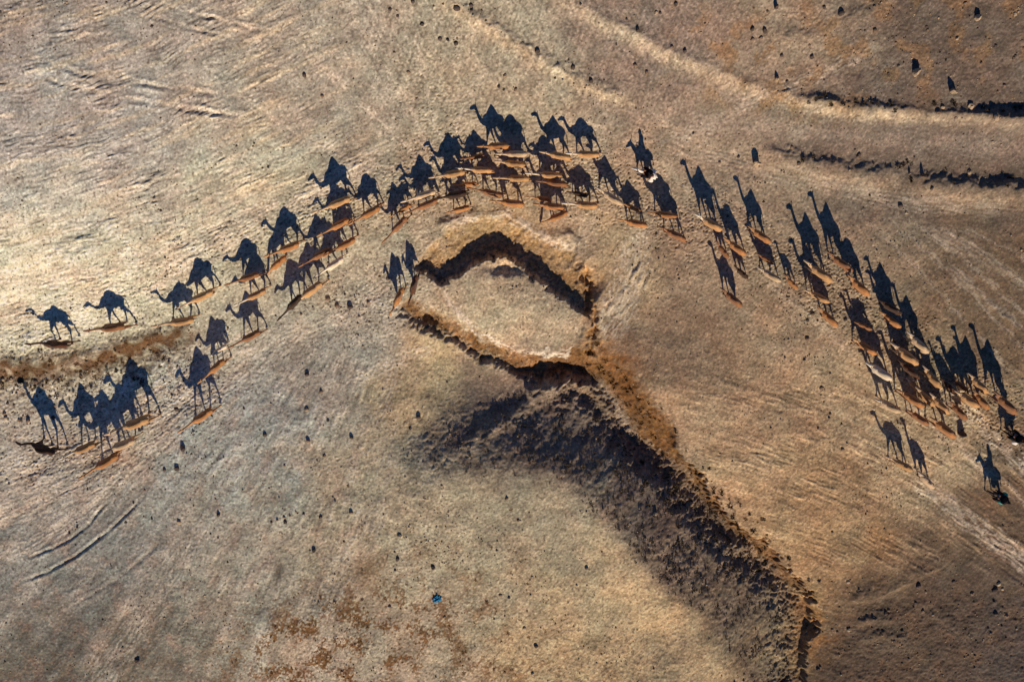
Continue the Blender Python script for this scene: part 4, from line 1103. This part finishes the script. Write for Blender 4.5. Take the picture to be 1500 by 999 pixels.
# ------------------------------------------------------------------ dry scrub
m_scrub = mottled("dry_scrub", (.10,.055,.022), (.24,.13,.05), 6, .3, .95)
m_scrub_d = mottled("dark_scrub", (.035,.028,.02), (.085,.062,.04), 6, .3, .95)
def tuft(i, blades=46):
    rnd = random.Random(i); vs_, fs_ = [], []
    for b in range(blades):
        a = rnd.uniform(0, 6.283); e = rnd.uniform(.2, 1.35); l = rnd.uniform(.5, 1.0); r0 = rnd.uniform(0, .25)
        d = Vector((math.cos(a) * math.cos(e), math.sin(a) * math.cos(e), math.sin(e))); side = Vector((-math.sin(a), math.cos(a), 0)) * rnd.uniform(.05, .11)
        p = Vector((math.cos(a) * r0, math.sin(a) * r0, -.05)); q = p + d * l * .55 + Vector((0, 0, .05)); t = p + d * l + Vector((rnd.uniform(-.1, .1), rnd.uniform(-.1, .1), -.05))
        n0 = len(vs_); vs_ += [p - side * .5, p + side * .5, q + side, q - side, t]
        fs_ += [(n0, n0 + 1, n0 + 2, n0 + 3), (n0 + 3, n0 + 2, n0 + 4)]
    m = bpy.data.meshes.new("shrub"); m.from_pydata([tuple(v) for v in vs_], [], fs_); m.materials.append(m_scrub); return m
TUFTS = [tuft(i) for i in range(6)]
def put_tuft(u, v, r, mat, label, group):
    p = ground_at(u, v)
    o = bpy.data.objects.new("shrub", random.choice(TUFTS)); COL.objects.link(o)
    o.material_slots[0].link = 'OBJECT'; o.material_slots[0].material = mat
    o.location = (p.x, p.y, p.z - .02); o.scale = (r, r, r * random.uniform(.6, .95)); o.rotation_euler = (0, 0, random.uniform(0, 6.28))
    o["label"] = label; o["category"] = "shrub"; o["group"] = group
for _ in range(70):
    t = random.random(); u = 965 + 150 * t + random.gauss(0, 22); v = 668 + 150 * t + random.gauss(0, 26) + 12
    put_tuft(u, v, random.uniform(.14, .34), m_scrub_d, 'small dark shrub on the shaded hillside beside the gully', 'small dark shrubs on the shaded hillside')
for _ in range(60):
    t = random.random(); u = 858 + 100 * t + random.gauss(0, 14); v = 520 + 112 * t + random.gauss(0, 14)
    put_tuft(u, v, random.uniform(.12, .28), m_scrub, 'dry rust-brown shrub on the sunlit gully bank', 'dry shrubs on the sunlit gully bank')
for _ in range(80):
    u = random.uniform(0, 270); v = np.interp(u, [0, 130, 300], [552, 540, 496]) + random.gauss(6, 12)
    put_tuft(u, v, random.uniform(.10, .24), random.choice([m_scrub, m_scrub_d]), 'low dry shrub along the brown bank at the left edge', 'low dry shrubs along the left bank')
for _ in range(34):
    t = random.random(); u = 1010 + 180 * t + random.gauss(0, 9); v = 678 + 200 * t + random.gauss(0, 8) - 8
    put_tuft(u, v, random.uniform(.10, .22), m_scrub, 'dry shrub on the rim of the lower gully', 'dry shrubs on the lower gully rim')
for _ in range(26):
    t = random.random(); u = 1180 + 330 * t; v = 148 + 14 * t + random.gauss(0, 5)
    put_tuft(u, v, random.uniform(.12, .26), m_scrub_d, 'dark shrub along the shaded side of the upper right berm', 'dark shrubs along the upper right berm')
for _ in range(26):
    t = random.random(); u = 1160 + 340 * t; v = 228 + 38 * t + random.gauss(0, 6)
    put_tuft(u, v, random.uniform(.12, .28), m_scrub_d, 'dark shrub along the second bank at the right', 'dark shrubs along the second right bank')

BL_V, BL_F = [], []
for q in range(9):
    a = q * .698 + .3 * (q % 2); e = .5 + .25 * (q % 3); d_ = (math.cos(a) * math.cos(e), math.sin(a) * math.cos(e), math.sin(e)); w_ = (-math.sin(a) * .16, math.cos(a) * .16)
    n0 = len(BL_V); BL_V += [(-w_[0] * .4, -w_[1] * .4, -.1), (w_[0] * .4, w_[1] * .4, -.1), (d_[0] + w_[0], d_[1] + w_[1], d_[2] * .9), (d_[0] * .9 - w_[0], d_[1] * .9 - w_[1], d_[2])]
    BL_F.append((n0, n0 + 1, n0 + 2, n0 + 3))
def cover(name, label, n, dens, r_mean, mat):
    x_ = RNG.uniform(-38, 38, n); y_ = RNG.uniform(-26.5, 23.5, n); z_, j_, i_ = gz(x_, y_)
    k_ = RNG.random(n) < dens[j_, i_]; c_ = int(k_.sum())
    sz = np.exp(RNG.normal(math.log(r_mean), .4, c_)).clip(.03, .24)
    cloud(name, label, np.stack([x_[k_], y_[k_], z_[k_], sz, RNG.uniform(0, 6.28, c_), RNG.uniform(.28, .55, c_)], -1), BL_V, BL_F, mat, "scrub")
cover("ground_cover", "low dark tussocks covering the shaded hillside and banks", 90000, np.clip(slope_dark * sstep(640, 880, U) * np.clip(.45 + 1.1 * pat3 + .6 * pat, 0, 1) * .8 + .25 * west_bank * np.clip(pat, 0, 1), 0, 1), .085, m_scrub_d)
cover("dry_grass", "rust-brown dry growth on the banks and the lower hill", 90000, np.clip(east_face * .8 + south_face * .35 + .30 * np.exp(-((ww + 2) / 14) ** 2) * (np.abs(D_w) < 900) * sstep(320, 250, U) + .35 * veg * np.clip(blob(U, V, 570, 930, 190, 110, -12) + .7 * blob(U, V, 430, 960, 110, 70), 0, 1), 0, 1), .065, m_scrub)

# ------------------------------------------------------------------ scrap of blue plastic
bm = bmesh.new()
g = [[None] * 9 for _ in range(9)]
for i in range(9):
    for j in range(9):
        x, y = (i - 4) / 8, (j - 4) / 8
        g[i][j] = bm.verts.new((x * .55 + .1 * mnoise.noise(Vector((i * .7, j * .7, 3))), y * .42 + .1 * mnoise.noise(Vector((i * .7, j * .7, 9))), .08 + .13 * mnoise.noise(Vector((i * .55, j * .55, 1)))))
for i in range(8):
    for j in range(8):
        if (i, j) in ((0, 0), (7, 7), (0, 1), (7, 6), (1, 0)): continue
        bm.faces.new((g[i][j], g[i + 1][j], g[i + 1][j + 1], g[i][j + 1]))
bmesh.ops.delete(bm, geom=[v for v in bm.verts if not v.link_faces], context='VERTS')
bmesh.ops.solidify(bm, geom=bm.faces[:], thickness=.012)
me = bpy.data.meshes.new("plastic_sheet"); bm.to_mesh(me); bm.free()
me.materials.append(mottled("blue_plastic", (.02,.20,.42), (.05,.34,.60), 8, .4, .4))
o = bpy.data.objects.new("plastic_sheet", me); COL.objects.link(o)
p = ground_at(640, 877); o.location = (p.x, p.y, p.z + .02); o.rotation_euler = (0, 0, .6)
o["label"] = "crumpled bright blue plastic scrap on the bare hill at the bottom"; o["category"] = "plastic"
